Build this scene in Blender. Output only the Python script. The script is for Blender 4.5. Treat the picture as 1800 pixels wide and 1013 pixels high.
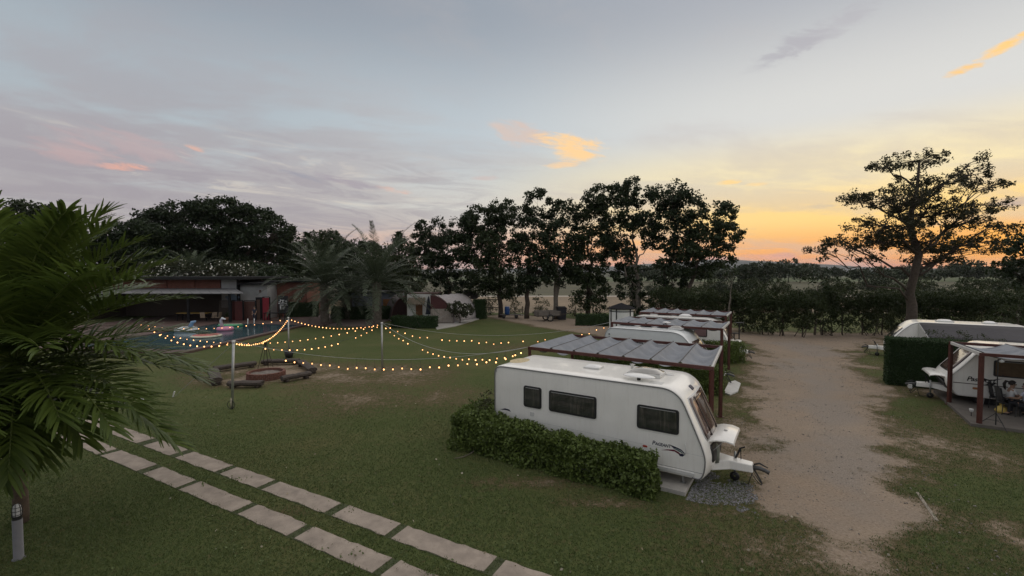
import bpy, math, random
import numpy as np
from mathutils import Vector, Matrix
R = math.radians
for o in list(bpy.data.objects): bpy.data.objects.remove(o)
SC = bpy.context.scene
COL = SC.collection
# ------------------------------------------------------------------ camera
F, H, HOR, CX, CY = 800.0, 5.58, 478.0, 900.0, 506.5
PITCH = math.atan((CY - HOR) / F)
cam = bpy.data.cameras.new('camera'); camo = bpy.data.objects.new('camera', cam); COL.objects.link(camo)
cam.sensor_width = 36; cam.lens = 36 * F / 1800; cam.clip_start = .05; cam.clip_end = 20000
camo.location = (0, 0, H); camo.rotation_euler = (math.pi / 2 - PITCH, 0, 0)
SC.camera = camo
SUN_AZ, SUN_EL = R(47.0), R(-1.5)
EXPOSURE = 0.3
SC.view_settings.view_transform = 'Standard'; SC.view_settings.look = 'None'
SC.view_settings.gamma = 1; SC.view_settings.exposure = EXPOSURE; SC.view_settings.use_curve_mapping = False
SC.render.engine = 'CYCLES'; SC.cycles.use_denoising = True; SC.cycles.max_bounces = 4; SC.cycles.caustics_reflective = SC.cycles.caustics_refractive = False; SC.cycles.transparent_max_bounces = 8
SC.cycles.sample_clamp_indirect = 4

# ------------------------------------------------------------------ sky
def lin(r, g, b):
    return tuple(((c / 255) / 12.92 if c / 255 <= .04045 else ((c / 255 + .055) / 1.055) ** 2.4) for c in (r, g, b)) + (1,)
W = bpy.data.worlds.new('World'); SC.world = W; W.use_nodes = True
NT = W.node_tree; NT.nodes.clear()
def wn(t, **k):
    n = NT.nodes.new(t)
    for a, b in k.items(): setattr(n, a, b)
    return n
def wput(s, v):
    if isinstance(v, bpy.types.NodeSocket): NT.links.new(v, s)
    else: s.default_value = v
def wm(op, a, b=0.0, c=0.0, clamp=False):
    n = wn('ShaderNodeMath', operation=op, use_clamp=clamp); wput(n.inputs[0], a); wput(n.inputs[1], b); wput(n.inputs[2], c); return n.outputs[0]
def wramp(f, stops, interp='EASE'):
    n = wn('ShaderNodeValToRGB'); n.color_ramp.interpolation = interp
    e = n.color_ramp.elements
    while len(e) < len(stops): e.new(.5)
    for i, (p, c) in enumerate(stops): e[i].position = p; e[i].color = c if len(c) == 4 else lin(*c)
    wput(n.inputs[0], f); return n.outputs[0]
def wmix(f, a, b):
    n = wn('ShaderNodeMix', data_type='RGBA'); wput(n.inputs[0], f); wput(n.inputs[6], a); wput(n.inputs[7], b); return n.outputs[2]
def wstep(x, lo, hi):
    n = wn('ShaderNodeMapRange', interpolation_type='SMOOTHSTEP'); wput(n.inputs[0], x); n.inputs[1].default_value = lo; n.inputs[2].default_value = hi; return n.outputs[0]
def wnoise(vec, scale, detail=6, rough=.6, dist=0.0):
    n = wn('ShaderNodeTexNoise'); wput(n.inputs['Vector'], vec); n.inputs['Scale'].default_value = scale; n.inputs['Detail'].default_value = detail
    n.inputs['Roughness'].default_value = rough; n.inputs['Distortion'].default_value = dist; return n.outputs[0]
def wvec(x, y, z):
    n = wn('ShaderNodeCombineXYZ'); wput(n.inputs[0], x); wput(n.inputs[1], y); wput(n.inputs[2], z); return n.outputs[0]
tc = wn('ShaderNodeTexCoord'); sp = wn('ShaderNodeSeparateXYZ'); NT.links.new(tc.outputs['Generated'], sp.inputs[0])
dx, dy, dz = sp.outputs
el = wm('MULTIPLY', wm('ARCSINE', dz), 180 / math.pi)              # degrees
az = wm('MULTIPLY', wm('ARCTAN2', dx, dy), 180 / math.pi)
caz = wm('COSINE', wm('SUBTRACT', wm('ARCTAN2', dx, dy), SUN_AZ))  # 1 towards the sun
elf = wm('DIVIDE', el, 60.0, clamp=True)
away = wramp(elf, [(0, (168, 154, 152)), (.06, (178, 173, 171)), (.16, (180, 186, 190)), (.3, (166, 177, 185)), (.5, (140, 148, 159)), (1, (138, 146, 158))])
side = wramp(elf, [(0, (214, 160, 142)), (.05, (222, 178, 156)), (.12, (206, 203, 196)), (.26, (186, 195, 201)), (.5, (150, 158, 168)), (1, (138, 146, 158))])
glow = wramp(elf, [(0, (222, 140, 112)), (.04, (250, 176, 98)), (.1, (254, 214, 132)), (.17, (242, 224, 178)), (.27, (214, 213, 209)), (.5, (168, 171, 178)), (1, (140, 148, 160))])
base = wmix(wstep(caz, .0, .72), away, side)
base = wmix(wstep(caz, .58, 1.02), base, glow)
# clouds in a flat layer overhead, seen in perspective
inv = wm('DIVIDE', 1.0, wm('ADD', wm('MAXIMUM', dz, 0.0), .10))
px_, py_ = wm('MULTIPLY', dx, inv), wm('MULTIPLY', dy, inv)
lay = wvec(wm('MULTIPLY', wm('ADD', px_, wm('MULTIPLY', py_, .35)), .55), wm('ADD', py_, wm('MULTIPLY', px_, -.25)), 0.0)
n1 = wnoise(lay, .95, 4, .58, .6)
n2 = wnoise(lay, 3.4, 6, .68, .7)
cl = wm('ADD', wm('MULTIPLY', n1, .72), wm('MULTIPLY', n2, .28))
lowmask = wm('MULTIPLY', wstep(el, 26, 8), wm('ADD', wm('MULTIPLY', wstep(caz, .75, .2), .75), .25))
cover = wm('ADD', cl, wm('MULTIPLY', lowmask, .13))
cf = wm('MULTIPLY', wstep(cover, .47, .62), wm('ADD', .3, wm('MULTIPLY', lowmask, .5)))
cloudcol = wmix(wstep(caz, .1, .9), lin(164, 157, 162), lin(192, 182, 178))
sky = wmix(cf, base, cloudcol)
# long thin grey bands with pale gaps low in the away half
bandv = wvec(wm('MULTIPLY', az, .045), wm('ADD', wm('MULTIPLY', el, .30), wm('MULTIPLY', az, .022)), 3.0)
bn = wnoise(bandv, 1.9, 6, .66, .8)
bandm = wm('MULTIPLY', wm('MULTIPLY', wstep(el, 17, 9), wstep(el, -1, 2)), wstep(caz, .8, .42))
sky = wmix(wm('MULTIPLY', wm('MULTIPLY', wstep(bn, .46, .58), bandm), .6), sky, lin(156, 150, 158))
sky = wmix(wm('MULTIPLY', wm('MULTIPLY', wstep(bn, .44, .36), bandm), .5), sky, lin(212, 204, 192))
# sunlit wisps (azimuth, elevation, half widths, slope, colour)
wisn = wnoise(wvec(wm('MULTIPLY', az, .22), wm('MULTIPLY', wm('ADD', el, wm('MULTIPLY', az, .16)), .8), 1.0), .9, 5, .68, .5)
def wisp(a, e, wa, we, slope, col, amt, lo=.40, hi=.66):
    global sky
    u = wm('SUBTRACT', az, a); v = wm('SUBTRACT', wm('SUBTRACT', el, e), wm('MULTIPLY', u, slope))
    r2 = wm('ADD', wm('POWER', wm('DIVIDE', u, wa), 2.0), wm('POWER', wm('DIVIDE', v, we), 2.0))
    m = wm('SUBTRACT', 1.0, r2, clamp=True)
    fac = wm('MULTIPLY', wstep(wm('ADD', wisn, wm('MULTIPLY', wm('SUBTRACT', m, .62), .30)), lo, hi), wm('MULTIPLY', wstep(m, 0, .25), amt))
    sky = wmix(fac, sky, lin(*col))
def dirpx(x, y):
    X = (x - CX) / F; b = -(y - CY) / F
    d = Vector((X, math.cos(PITCH) + b * math.sin(PITCH), -math.sin(PITCH) + b * math.cos(PITCH))).normalized()
    return math.degrees(math.atan2(d.x, d.y)), math.degrees(math.asin(d.z))
for (x, y, wa, we, sl, col, amt) in [
    (925, 236, 5.6, 2.2, -.25, (212, 190, 178), .8), (1002, 258, 6.0, 2.0, -.2, (250, 208, 152), 1.0), (982, 291, 2.6, .5, 0, (244, 206, 160), .8),
    (1768, 80, 2.6, .55, .32, (255, 206, 128), 1), (1690, 124, 1.7, .5, .1, (255, 200, 110), 1), (1278, 321, 1.9, .4, 0, (252, 212, 140), .9), (1332, 324, 1.6, .3, 0, (248, 212, 152), .8),
    (222, 293, 2.6, .5, .05, (226, 170, 152), .9), (345, 261, 1.2, .4, -.1, (220, 176, 160), .8), (130, 270, 5, 1.3, 0, (190, 164, 164), .7), (230, 255, 7, 1.6, -.1, (186, 164, 166), .6),
    (690, 333, 3, .6, -.12, (224, 180, 162), .8), (620, 322, 6, .8, -.14, (160, 152, 162), .8), (540, 312, 4.5, .5, -.2, (150, 150, 162), .8), (850, 314, 2.4, .5, .05, (204, 182, 176), .6),
    (1385, 85, 5, 1.6, .3, (172, 170, 176), .6), (1440, 60, 7, 1.6, .3, (176, 172, 178), .5), (1455, 362, 2.4, .4, 0, (206, 188, 164), .8), (1785, 352, 2.6, .6, 0, (176, 160, 160), .8),
    (1340, 452, 5, .45, 0, (226, 168, 150), .7), (1250, 455, 4, .5, 0, (204, 160, 156), .6), (1390, 447, 2.5, .4, 0, (214, 160, 148), .7)]:
    a, e = dirpx(x, y); wisp(a, e, wa, we, sl, col, amt)
# bright core of the afterglow where the sun went down
dsun = wm('ADD', wm('POWER', wm('DIVIDE', wm('SUBTRACT', az, math.degrees(SUN_AZ)), 9.0), 2.0), wm('POWER', wm('DIVIDE', wm('SUBTRACT', el, 2.2), 2.6), 2.0))
sky = wmix(wm('MULTIPLY', wm('SUBTRACT', 1.0, dsun, clamp=True), .75), sky, lin(255, 176, 60))
sky = wmix(wstep(el, -.2, -2.5), sky, lin(70, 66, 58))
ns = wn('ShaderNodeTexSky', sky_type='NISHITA'); ns.sun_disc = False; ns.sun_elevation = SUN_EL; ns.sun_rotation = SUN_AZ; ns.altitude = 100; ns.dust_density = 2
bg1 = wn('ShaderNodeBackground'); wput(bg1.inputs[0], sky); bg1.inputs[1].default_value = 0.86
bg2 = wn('ShaderNodeBackground'); wput(bg2.inputs[0], ns.outputs[0]); bg2.inputs[1].default_value = 0.05
ad = wn('ShaderNodeAddShader'); NT.links.new(bg1.outputs[0], ad.inputs[0]); NT.links.new(bg2.outputs[0], ad.inputs[1])
wo = wn('ShaderNodeOutputWorld'); NT.links.new(ad.outputs[0], wo.inputs[0])
# soft sun: the afterglow spread over the western half of the sky
sl = bpy.data.lights.new('sun', 'SUN'); sl.energy = 1.15; sl.angle = R(150); sl.color = (1, .88, .74)
so = bpy.data.objects.new('sun', sl); COL.objects.link(so)
sd = Vector((math.sin(SUN_AZ) * math.cos(R(62)), math.cos(SUN_AZ) * math.cos(R(62)), math.sin(R(62))))   # very wide: the whole lit cloud deck
so.rotation_euler = sd.to_track_quat('Z', 'Y').to_euler(); so.location = (60, 60, 30)

# ------------------------------------------------------------------ helpers
def ray(x, y):
    b = -(y - CY) / F
    return np.array([(x - CX) / F, math.cos(PITCH) + b * math.sin(PITCH), -math.sin(PITCH) + b * math.cos(PITCH)])
def gnd(x, y, z=0.0):
    d = ray(x, y); t = (z - H) / d[2]; return Vector((d[0] * t, d[1] * t, z))
def at(x, y, Y):
    d = ray(x, y) * (Y / ray(x, y)[1]); return Vector((d[0], d[1], d[2] + H))
def rng(s): return np.random.default_rng(s)
def tag(o, label=None, cat=None, group=None, kind=None):
    if label: o['label'] = label
    if cat: o['category'] = cat
    if group: o['group'] = group
    if kind: o['kind'] = kind
    return o
def empty(name, loc=(0, 0, 0), rz=0.0, label=None, cat=None, group=None):
    o = bpy.data.objects.new(name, None); COL.objects.link(o); o.location = loc; o.rotation_euler = (0, 0, rz); o.empty_display_size = .2
    return tag(o, label, cat, group)
def link(name, me, m, parent=None, loc=(0, 0, 0), smooth=False):
    o = bpy.data.objects.new(name, me); COL.objects.link(o); o.location = loc
    if m is not None and not me.materials: me.materials.append(m)
    if parent: o.parent = parent
    if smooth: me.polygons.foreach_set('use_smooth', np.ones(len(me.polygons), bool))
    return o
def npmesh(name, V, Q):
    V = np.asarray(V, np.float32); Q = np.asarray(Q, np.int32); k = Q.shape[1]
    me = bpy.data.meshes.new(name); me.vertices.add(len(V)); me.vertices.foreach_set('co', V.ravel())
    me.loops.add(Q.size); me.loops.foreach_set('vertex_index', Q.ravel())
    me.polygons.add(len(Q)); me.polygons.foreach_set('loop_start', np.arange(len(Q), dtype=np.int32) * k); me.polygons.foreach_set('loop_total', np.full(len(Q), k, np.int32))
    me.update(calc_edges=True); return me
class MB:
    def __init__(s): s.v = []; s.f = []
    def add(s, V, Fs):
        b = len(s.v); s.v += [tuple(p) for p in V]; s.f += [tuple(i + b for i in f) for f in Fs]; return s
    def box(s, c, d, rz=0.0, M=None):
        x, y, z = (q / 2 for q in d); V = [Vector((a, b, e)) for e in (-z, z) for (a, b) in ((-x, -y), (x, -y), (x, y), (-x, y))]
        M = M or Matrix.Rotation(rz, 4, 'Z'); V = [M @ p + Vector(c) for p in V]
        return s.add(V, [(3, 2, 1, 0), (4, 5, 6, 7), (0, 1, 5, 4), (1, 2, 6, 5), (2, 3, 7, 6), (3, 0, 4, 7)])
    def bar(s, a, b, w, h=None):
        a, b = Vector(a), Vector(b); d = (b - a); L = d.length; d.normalize()
        up = Vector((0, 0, 1)) if abs(d.z) < .95 else Vector((0, 1, 0))
        y = up.cross(d).normalized(); z = d.cross(y); M = Matrix((d, y, z)).transposed().to_4x4()
        return s.box((a + b) / 2, (L, w, h or w), M=M)
    def tube(s, pts, r, n=8, cap=True):
        pts = [Vector(p) for p in pts]; r = [r] * len(pts) if isinstance(r, (int, float)) else list(r)
        V = []; t0 = (pts[1] - pts[0]).normalized(); u = t0.orthogonal().normalized()
        for i, p in enumerate(pts):
            t = (pts[min(i + 1, len(pts) - 1)] - pts[max(i - 1, 0)]).normalized()
            u = (u - t * u.dot(t)).normalized(); w = t.cross(u)
            V += [p + (u * math.cos(2 * math.pi * k / n) + w * math.sin(2 * math.pi * k / n)) * r[i] for k in range(n)]
        Fs = [(i * n + k, i * n + (k + 1) % n, (i + 1) * n + (k + 1) % n, (i + 1) * n + k) for i in range(len(pts) - 1) for k in range(n)]
        if cap: Fs += [tuple(range(n - 1, -1, -1)), tuple((len(pts) - 1) * n + k for k in range(n))]
        return s.add(V, Fs)
    def lathe(s, c, prof, n=20, ang=2 * math.pi):
        V = [(c[0] + r * math.cos(2 * math.pi * k / n), c[1] + r * math.sin(2 * math.pi * k / n), c[2] + z) for r, z in prof for k in range(n)]
        Fs = [(i * n + k, i * n + (k + 1) % n, (i + 1) * n + (k + 1) % n, (i + 1) * n + k) for i in range(len(prof) - 1) for k in range(n)]
        return s.add(V, Fs)
    def prism(s, poly, a, b, axis='z'):
        n = len(poly); f = {'z': lambda p, h: (p[0], p[1], h), 'y': lambda p, h: (p[0], h, p[1]), 'x': lambda p, h: (h, p[0], p[1])}[axis]
        V = [f(p, a) for p in poly] + [f(p, b) for p in poly]
        return s.add(V, [tuple(range(n - 1, -1, -1)), tuple(range(n, 2 * n))] + [(i, (i + 1) % n, n + (i + 1) % n, n + i) for i in range(n)])
    def mesh(s, name):
        me = bpy.data.meshes.new(name); me.from_pydata([tuple(p) for p in s.v], [], s.f); me.update(); return me
    def build(s, name, m, parent=None, smooth=False, bevel=0, loc=(0, 0, 0), sub=0):
        me = s.mesh(name)
        import bmesh
        bm = bmesh.new(); bm.from_mesh(me); bmesh.ops.recalc_face_normals(bm, faces=bm.faces)
        if bevel: bmesh.ops.bevel(bm, geom=list(bm.edges), offset=bevel, segments=2, affect='EDGES', profile=.6, clamp_overlap=True)
        bm.to_mesh(me); bm.free()
        o = link(name, me, m, parent, loc, smooth)
        if sub: q = o.modifiers.new('s', 'SUBSURF'); q.levels = q.render_levels = sub
        return o
def rrect(w, h, r, n=4):
    P = []
    for cx, cy, a0 in ((w / 2 - r, h / 2 - r, 0), (-w / 2 + r, h / 2 - r, 90), (-w / 2 + r, -h / 2 + r, 180), (w / 2 - r, -h / 2 + r, 270)):
        P += [(cx + r * math.cos(R(a0 + 90 * k / n)), cy + r * math.sin(R(a0 + 90 * k / n))) for k in range(n + 1)]
    return P

# ------------------------------------------------------------------ materials
MATS = {}
def mat(name, col, rough=.6, metal=0.0, var=.12, scale=5, bump=0.0, bscale=60, col2=None, spec=.5, coat=0.0):
    if name in MATS: return MATS[name]
    m = bpy.data.materials.new(name); m.use_nodes = True; nt = m.node_tree; b = nt.nodes['Principled BSDF']
    b.inputs['Roughness'].default_value = rough; b.inputs['Metallic'].default_value = metal; b.inputs['Specular IOR Level'].default_value = spec; b.inputs['Coat Weight'].default_value = coat
    t = nt.nodes.new('ShaderNodeTexCoord'); n = nt.nodes.new('ShaderNodeTexNoise'); n.inputs['Scale'].default_value = scale; n.inputs['Detail'].default_value = 5; n.inputs['Roughness'].default_value = .65
    oi = nt.nodes.new('ShaderNodeObjectInfo'); sc_ = nt.nodes.new('ShaderNodeVectorMath'); sc_.operation = 'MULTIPLY_ADD'; sc_.inputs[1].default_value = (31, 17, 23)
    nt.links.new(oi.outputs['Random'], sc_.inputs[0]); nt.links.new(t.outputs['Object'], sc_.inputs[2]); nt.links.new(sc_.outputs[0], n.inputs['Vector'])
    r = nt.nodes.new('ShaderNodeValToRGB'); r.color_ramp.elements[0].position = .32; r.color_ramp.elements[1].position = .68
    c = np.array(col); r.color_ramp.elements[0].color = (*(c * (1 - var)), 1); r.color_ramp.elements[1].color = (*(np.array(col2) if col2 else np.minimum(c * (1 + var), .95)), 1)
    nt.links.new(n.outputs[0], r.inputs[0]); nt.links.new(r.outputs[0], b.inputs['Base Color'])
    if bump:
        n2 = nt.nodes.new('ShaderNodeTexNoise'); n2.inputs['Scale'].default_value = bscale; n2.inputs['Detail'].default_value = 4; nt.links.new(t.outputs['Object'], n2.inputs['Vector'])
        bp = nt.nodes.new('ShaderNodeBump'); bp.inputs['Strength'].default_value = bump; bp.inputs['Distance'].default_value = .02
        nt.links.new(n2.outputs[0], bp.inputs['Height']); nt.links.new(bp.outputs[0], b.inputs['Normal'])
    MATS[name] = m; return m
def leafmat(name, c1, c2, c3=None, trans=.22, rough=.55, nscale=.8):
    if name in MATS: return MATS[name]
    m = bpy.data.materials.new(name); m.use_nodes = True; nt = m.node_tree; b = nt.nodes['Principled BSDF']; out = nt.nodes['Material Output']
    b.inputs['Roughness'].default_value = rough; b.inputs['Specular IOR Level'].default_value = .35
    g = nt.nodes.new('ShaderNodeNewGeometry'); r = nt.nodes.new('ShaderNodeValToRGB')
    e = r.color_ramp.elements; e[0].color = (*c1, 1); e[1].color = (*c2, 1)
    if c3: q = e.new(.93); q.color = (*c2, 1); e[-1].color = (*c3, 1)
    t = nt.nodes.new('ShaderNodeTexCoord'); n = nt.nodes.new('ShaderNodeTexNoise'); n.inputs['Scale'].default_value = nscale; nt.links.new(t.outputs['Object'], n.inputs['Vector'])
    mx = nt.nodes.new('ShaderNodeMix'); mx.inputs[0].default_value = .45; nt.links.new(g.outputs['Random Per Island'], mx.inputs[2]); nt.links.new(n.outputs[0], mx.inputs[3])
    nt.links.new(mx.outputs[0], r.inputs[0]); nt.links.new(r.outputs[0], b.inputs['Base Color'])
    tr = nt.nodes.new('ShaderNodeBsdfTranslucent'); nt.links.new(r.outputs[0], tr.inputs[0])
    ms = nt.nodes.new('ShaderNodeMixShader'); ms.inputs[0].default_value = trans; nt.links.new(b.outputs[0], ms.inputs[1]); nt.links.new(tr.outputs[0], ms.inputs[2]); nt.links.new(ms.outputs[0], out.inputs[0])
    MATS[name] = m; return m
def glow_mat(name, col, s):
    m = bpy.data.materials.new(name); m.use_nodes = True; b = m.node_tree.nodes['Principled BSDF']
    b.inputs['Base Color'].default_value = (*col, 1); b.inputs['Emission Color'].default_value = (*col, 1); b.inputs['Emission Strength'].default_value = s
    oi = m.node_tree.nodes.new('ShaderNodeObjectInfo'); mr = m.node_tree.nodes.new('ShaderNodeMapRange'); mr.inputs[3].default_value = s * .55; mr.inputs[4].default_value = s * 1.45
    m.node_tree.links.new(oi.outputs['Random'], mr.inputs[0]); m.node_tree.links.new(mr.outputs[0], b.inputs['Emission Strength']); MATS[name] = m; return m
def streaks(m, amt=.16):
    nt = m.node_tree; b = nt.nodes['Principled BSDF']; src = b.inputs['Base Color'].links[0].from_socket; t = nt.nodes.new('ShaderNodeTexCoord'); mp = nt.nodes.new('ShaderNodeMapping'); mp.inputs['Scale'].default_value = (9, 9, .7)
    n = nt.nodes.new('ShaderNodeTexNoise'); n.inputs['Scale'].default_value = 1.6; n.inputs['Detail'].default_value = 6; n.inputs['Roughness'].default_value = .7; nt.links.new(t.outputs['Object'], mp.inputs[0]); nt.links.new(mp.outputs[0], n.inputs['Vector'])
    r = nt.nodes.new('ShaderNodeMapRange'); r.inputs[1].default_value = .5; r.inputs[2].default_value = .78; r.inputs[4].default_value = amt * 2; nt.links.new(n.outputs[0], r.inputs[0])
    x = nt.nodes.new('ShaderNodeMix'); x.data_type = 'RGBA'; x.inputs[7].default_value = (.42, .37, .29, 1); nt.links.new(r.outputs[0], x.inputs[0]); nt.links.new(src, x.inputs[6]); nt.links.new(x.outputs[2], b.inputs['Base Color'])
M_white = mat('white_gelcoat', (.86, .845, .80), .28, var=.05, scale=1.2, coat=.3)
M_white2 = mat('white_roof', (.86, .86, .84), .3, var=.06, scale=2, coat=.2)
streaks(M_white, .09); streaks(M_white2, .08)
M_cool = mat('cool_white_gelcoat', (.72, .75, .75), .3, var=.05, scale=1.2, coat=.3)
M_grey = mat('grey_trim', (.36, .36, .36), .4, var=.08)
M_lgrey = mat('light_grey_trim', (.6, .6, .58), .4, var=.08)
M_black = mat('black_rubber', (.018, .018, .019), .5)
M_glass = mat('tinted_acrylic', (.035, .038, .034), .12, var=.5, scale=3, coat=.5)
streaks(M_glass, .11)
M_bglass = mat('brown_acrylic', (.10, .065, .055), .12, var=.3, scale=4, coat=.5)
M_steel = mat('galvanised_steel', (.42, .43, .42), .4, .7, var=.12)
M_chrome = mat('chrome', (.7, .7, .7), .12, 1.0, var=.04)
M_red = mat('rust_red_steel', (.075, .020, .014), .5, var=.25, scale=8)
M_tarp = mat('grey_shade_cloth', (.225, .24, .265), .75, var=.14, scale=2.2, bump=.1, bscale=200)
M_conc = mat('concrete', (.40, .38, .35), .85, var=.16, scale=3, bump=.25, bscale=90)
M_slab = mat('sandstone_slab', (.31, .258, .212), .85, var=.24, scale=2.6, bump=.3, bscale=120)
M_wood = mat('weathered_wood', (.055, .043, .035), .8, var=.35, scale=9, bump=.5, bscale=50)
M_door = mat('brown_door', (.20, .085, .03), .55, var=.2, scale=7)
M_bark = mat('bark', (.075, .058, .045), .9, var=.35, scale=7, bump=.6, bscale=30)
M_pbark = mat('pale_bark', (.15, .13, .105), .9, var=.3, scale=5, bump=.5, bscale=25)
M_plaster = mat('white_plaster', (.84, .84, .81), .8, var=.07, scale=1.5)
M_navy = mat('navy_cloth', (.02, .025, .045), .8, var=.3)

# ------------------------------------------------------------------ ground
def vnoise(x, y, s, seed):
    g = rng(seed).random((256, 256)); u = x / s; v = y / s
    i = np.floor(u).astype(int); j = np.floor(v).astype(int); a = u - i; b = v - j; a = a * a * (3 - 2 * a); b = b * b * (3 - 2 * b)
    q = lambda p, r: g[p % 256, r % 256]
    return (q(i, j) * (1 - a) + q(i + 1, j) * a) * (1 - b) + (q(i, j + 1) * (1 - a) + q(i + 1, j + 1) * a) * b
def fbm(x, y, s, seed, o=4):
    return sum(vnoise(x, y, s / 2 ** k, seed + k) * .5 ** k for k in range(o)) / (2 - .5 ** (o - 1))
def polydist(px, py, poly):      # signed distance, positive inside
    P = np.array(poly); d = np.full(px.shape, 1e9); ins = np.zeros(px.shape, bool)
    for a, b in zip(P, np.roll(P, -1, 0)):
        ab = b - a; t = np.clip(((px - a[0]) * ab[0] + (py - a[1]) * ab[1]) / (ab @ ab), 0, 1)
        d = np.minimum(d, np.hypot(px - a[0] - t * ab[0], py - a[1] - t * ab[1]))
        c = ((a[1] > py) != (b[1] > py)) & (px < (b[0] - a[0]) * (py - a[1]) / (b[1] - a[1] + 1e-12) + a[0]); ins ^= c
    return np.where(ins, d, -d)
DRIVE = [tuple(gnd(x, y)[:2]) for x, y in ((1318, 603), (1345, 640), (1315, 690), (1272, 735), (1268, 790), (1330, 850), (1375, 908), (1450, 962), (1560, 1008), (1760, 1008), (1685, 930), (1632, 875), (1600, 835), (1560, 790), (1556, 740), (1562, 700), (1530, 655), (1512, 622), (1545, 603))] 
DRIVE[-1:] = [(30, 37.5), (42, 39.5), (42, 42), (17, 41)]
BACK = [tuple(gnd(x, y)[:2]) for x, y in ((850, 556), (900, 566), (960, 577), (1060, 592), (1130, 590), (1290, 590), (1300, 578), (1100, 566), (1000, 560), (900, 553))]
def dirtmap(x, y):
    n = fbm(x, y, 2.2, 11) - .5; n2 = fbm(x, y, .7, 31, 3) - .5
    d = np.clip(.5 + polydist(x, y, DRIVE) / 2.6 + n * 1.5 + n2 * 1.0, 0, 1)
    d = np.maximum(d, np.clip(.45 + polydist(x, y, BACK) / 1.6 + n * .9, 0, 1))
    def patch(px, py, rx, ry, amt):
        c = gnd(px, py); return np.clip(1 - np.hypot((x - c.x) / rx, (y - c.y) / ry), 0, 1) ** .7 * amt * (.35 + 1.5 * np.clip(n + n2 * .8 + .45, 0, 1))
    for a in ((468, 655, 5.5, 4.0, .75), (600, 662, 4.5, 4.5, .55), (700, 660, 4.5, 4, .45), (640, 700, 4, 3, .4), (540, 725, 2.5, 1.6, .3), (780, 700, 3, 3, .35),
              (1640, 780, 3.0, 2.6, .6), (1700, 800, 3, 2, .5), (1600, 990, 3.4, 2.0, .42), (1400, 960, 3.4, 2.0, .42), (1500, 985, 3, 1.6, .4), (1700, 960, 3, 2.4, .4), (1700, 740, 3, 2.5, .45), (1480, 930, 3, 1.5, .5), (1250, 900, 1.8, .9, .5), (950, 848, 2.6, .5, .4), (1080, 884, 1.8, .4, .4), (510, 900, .8, .5, .4), (1660, 690, 2.6, 2.4, .6), (900, 610, 6, 2.5, .25), (1300, 700, 1.6, 3, .35)):
        d = np.maximum(d, np.clip(patch(*a), 0, .85))
    return d
MIDL = [tuple(gnd(x, y)[:2]) for x, y in ((1410, 605), (1425, 660), (1445, 720), (1475, 780), (1500, 850), (1510, 900))]
def gravelmap(x, y):
    d = np.full(x.shape, 1e9)
    for a, b in zip(MIDL, MIDL[1:]):
        a, b = np.array(a), np.array(b); ab = b - a; t = np.clip(((x - a[0]) * ab[0] + (y - a[1]) * ab[1]) / (ab @ ab), 0, 1); d = np.minimum(d, np.hypot(x - a[0] - t * ab[0], y - a[1] - t * ab[1]))
    c = gnd(1375, 780); d = np.minimum(d, np.hypot(x - c.x, (y - c.y) * .6) + .3); w = .9 + .035 * y
    return np.clip(1.0 - d / w + (fbm(x, y, 1.6, 140) - .5) * 3.0, 0, 1) * np.clip(.4 + polydist(x, y, DRIVE), 0, 1)
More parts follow.
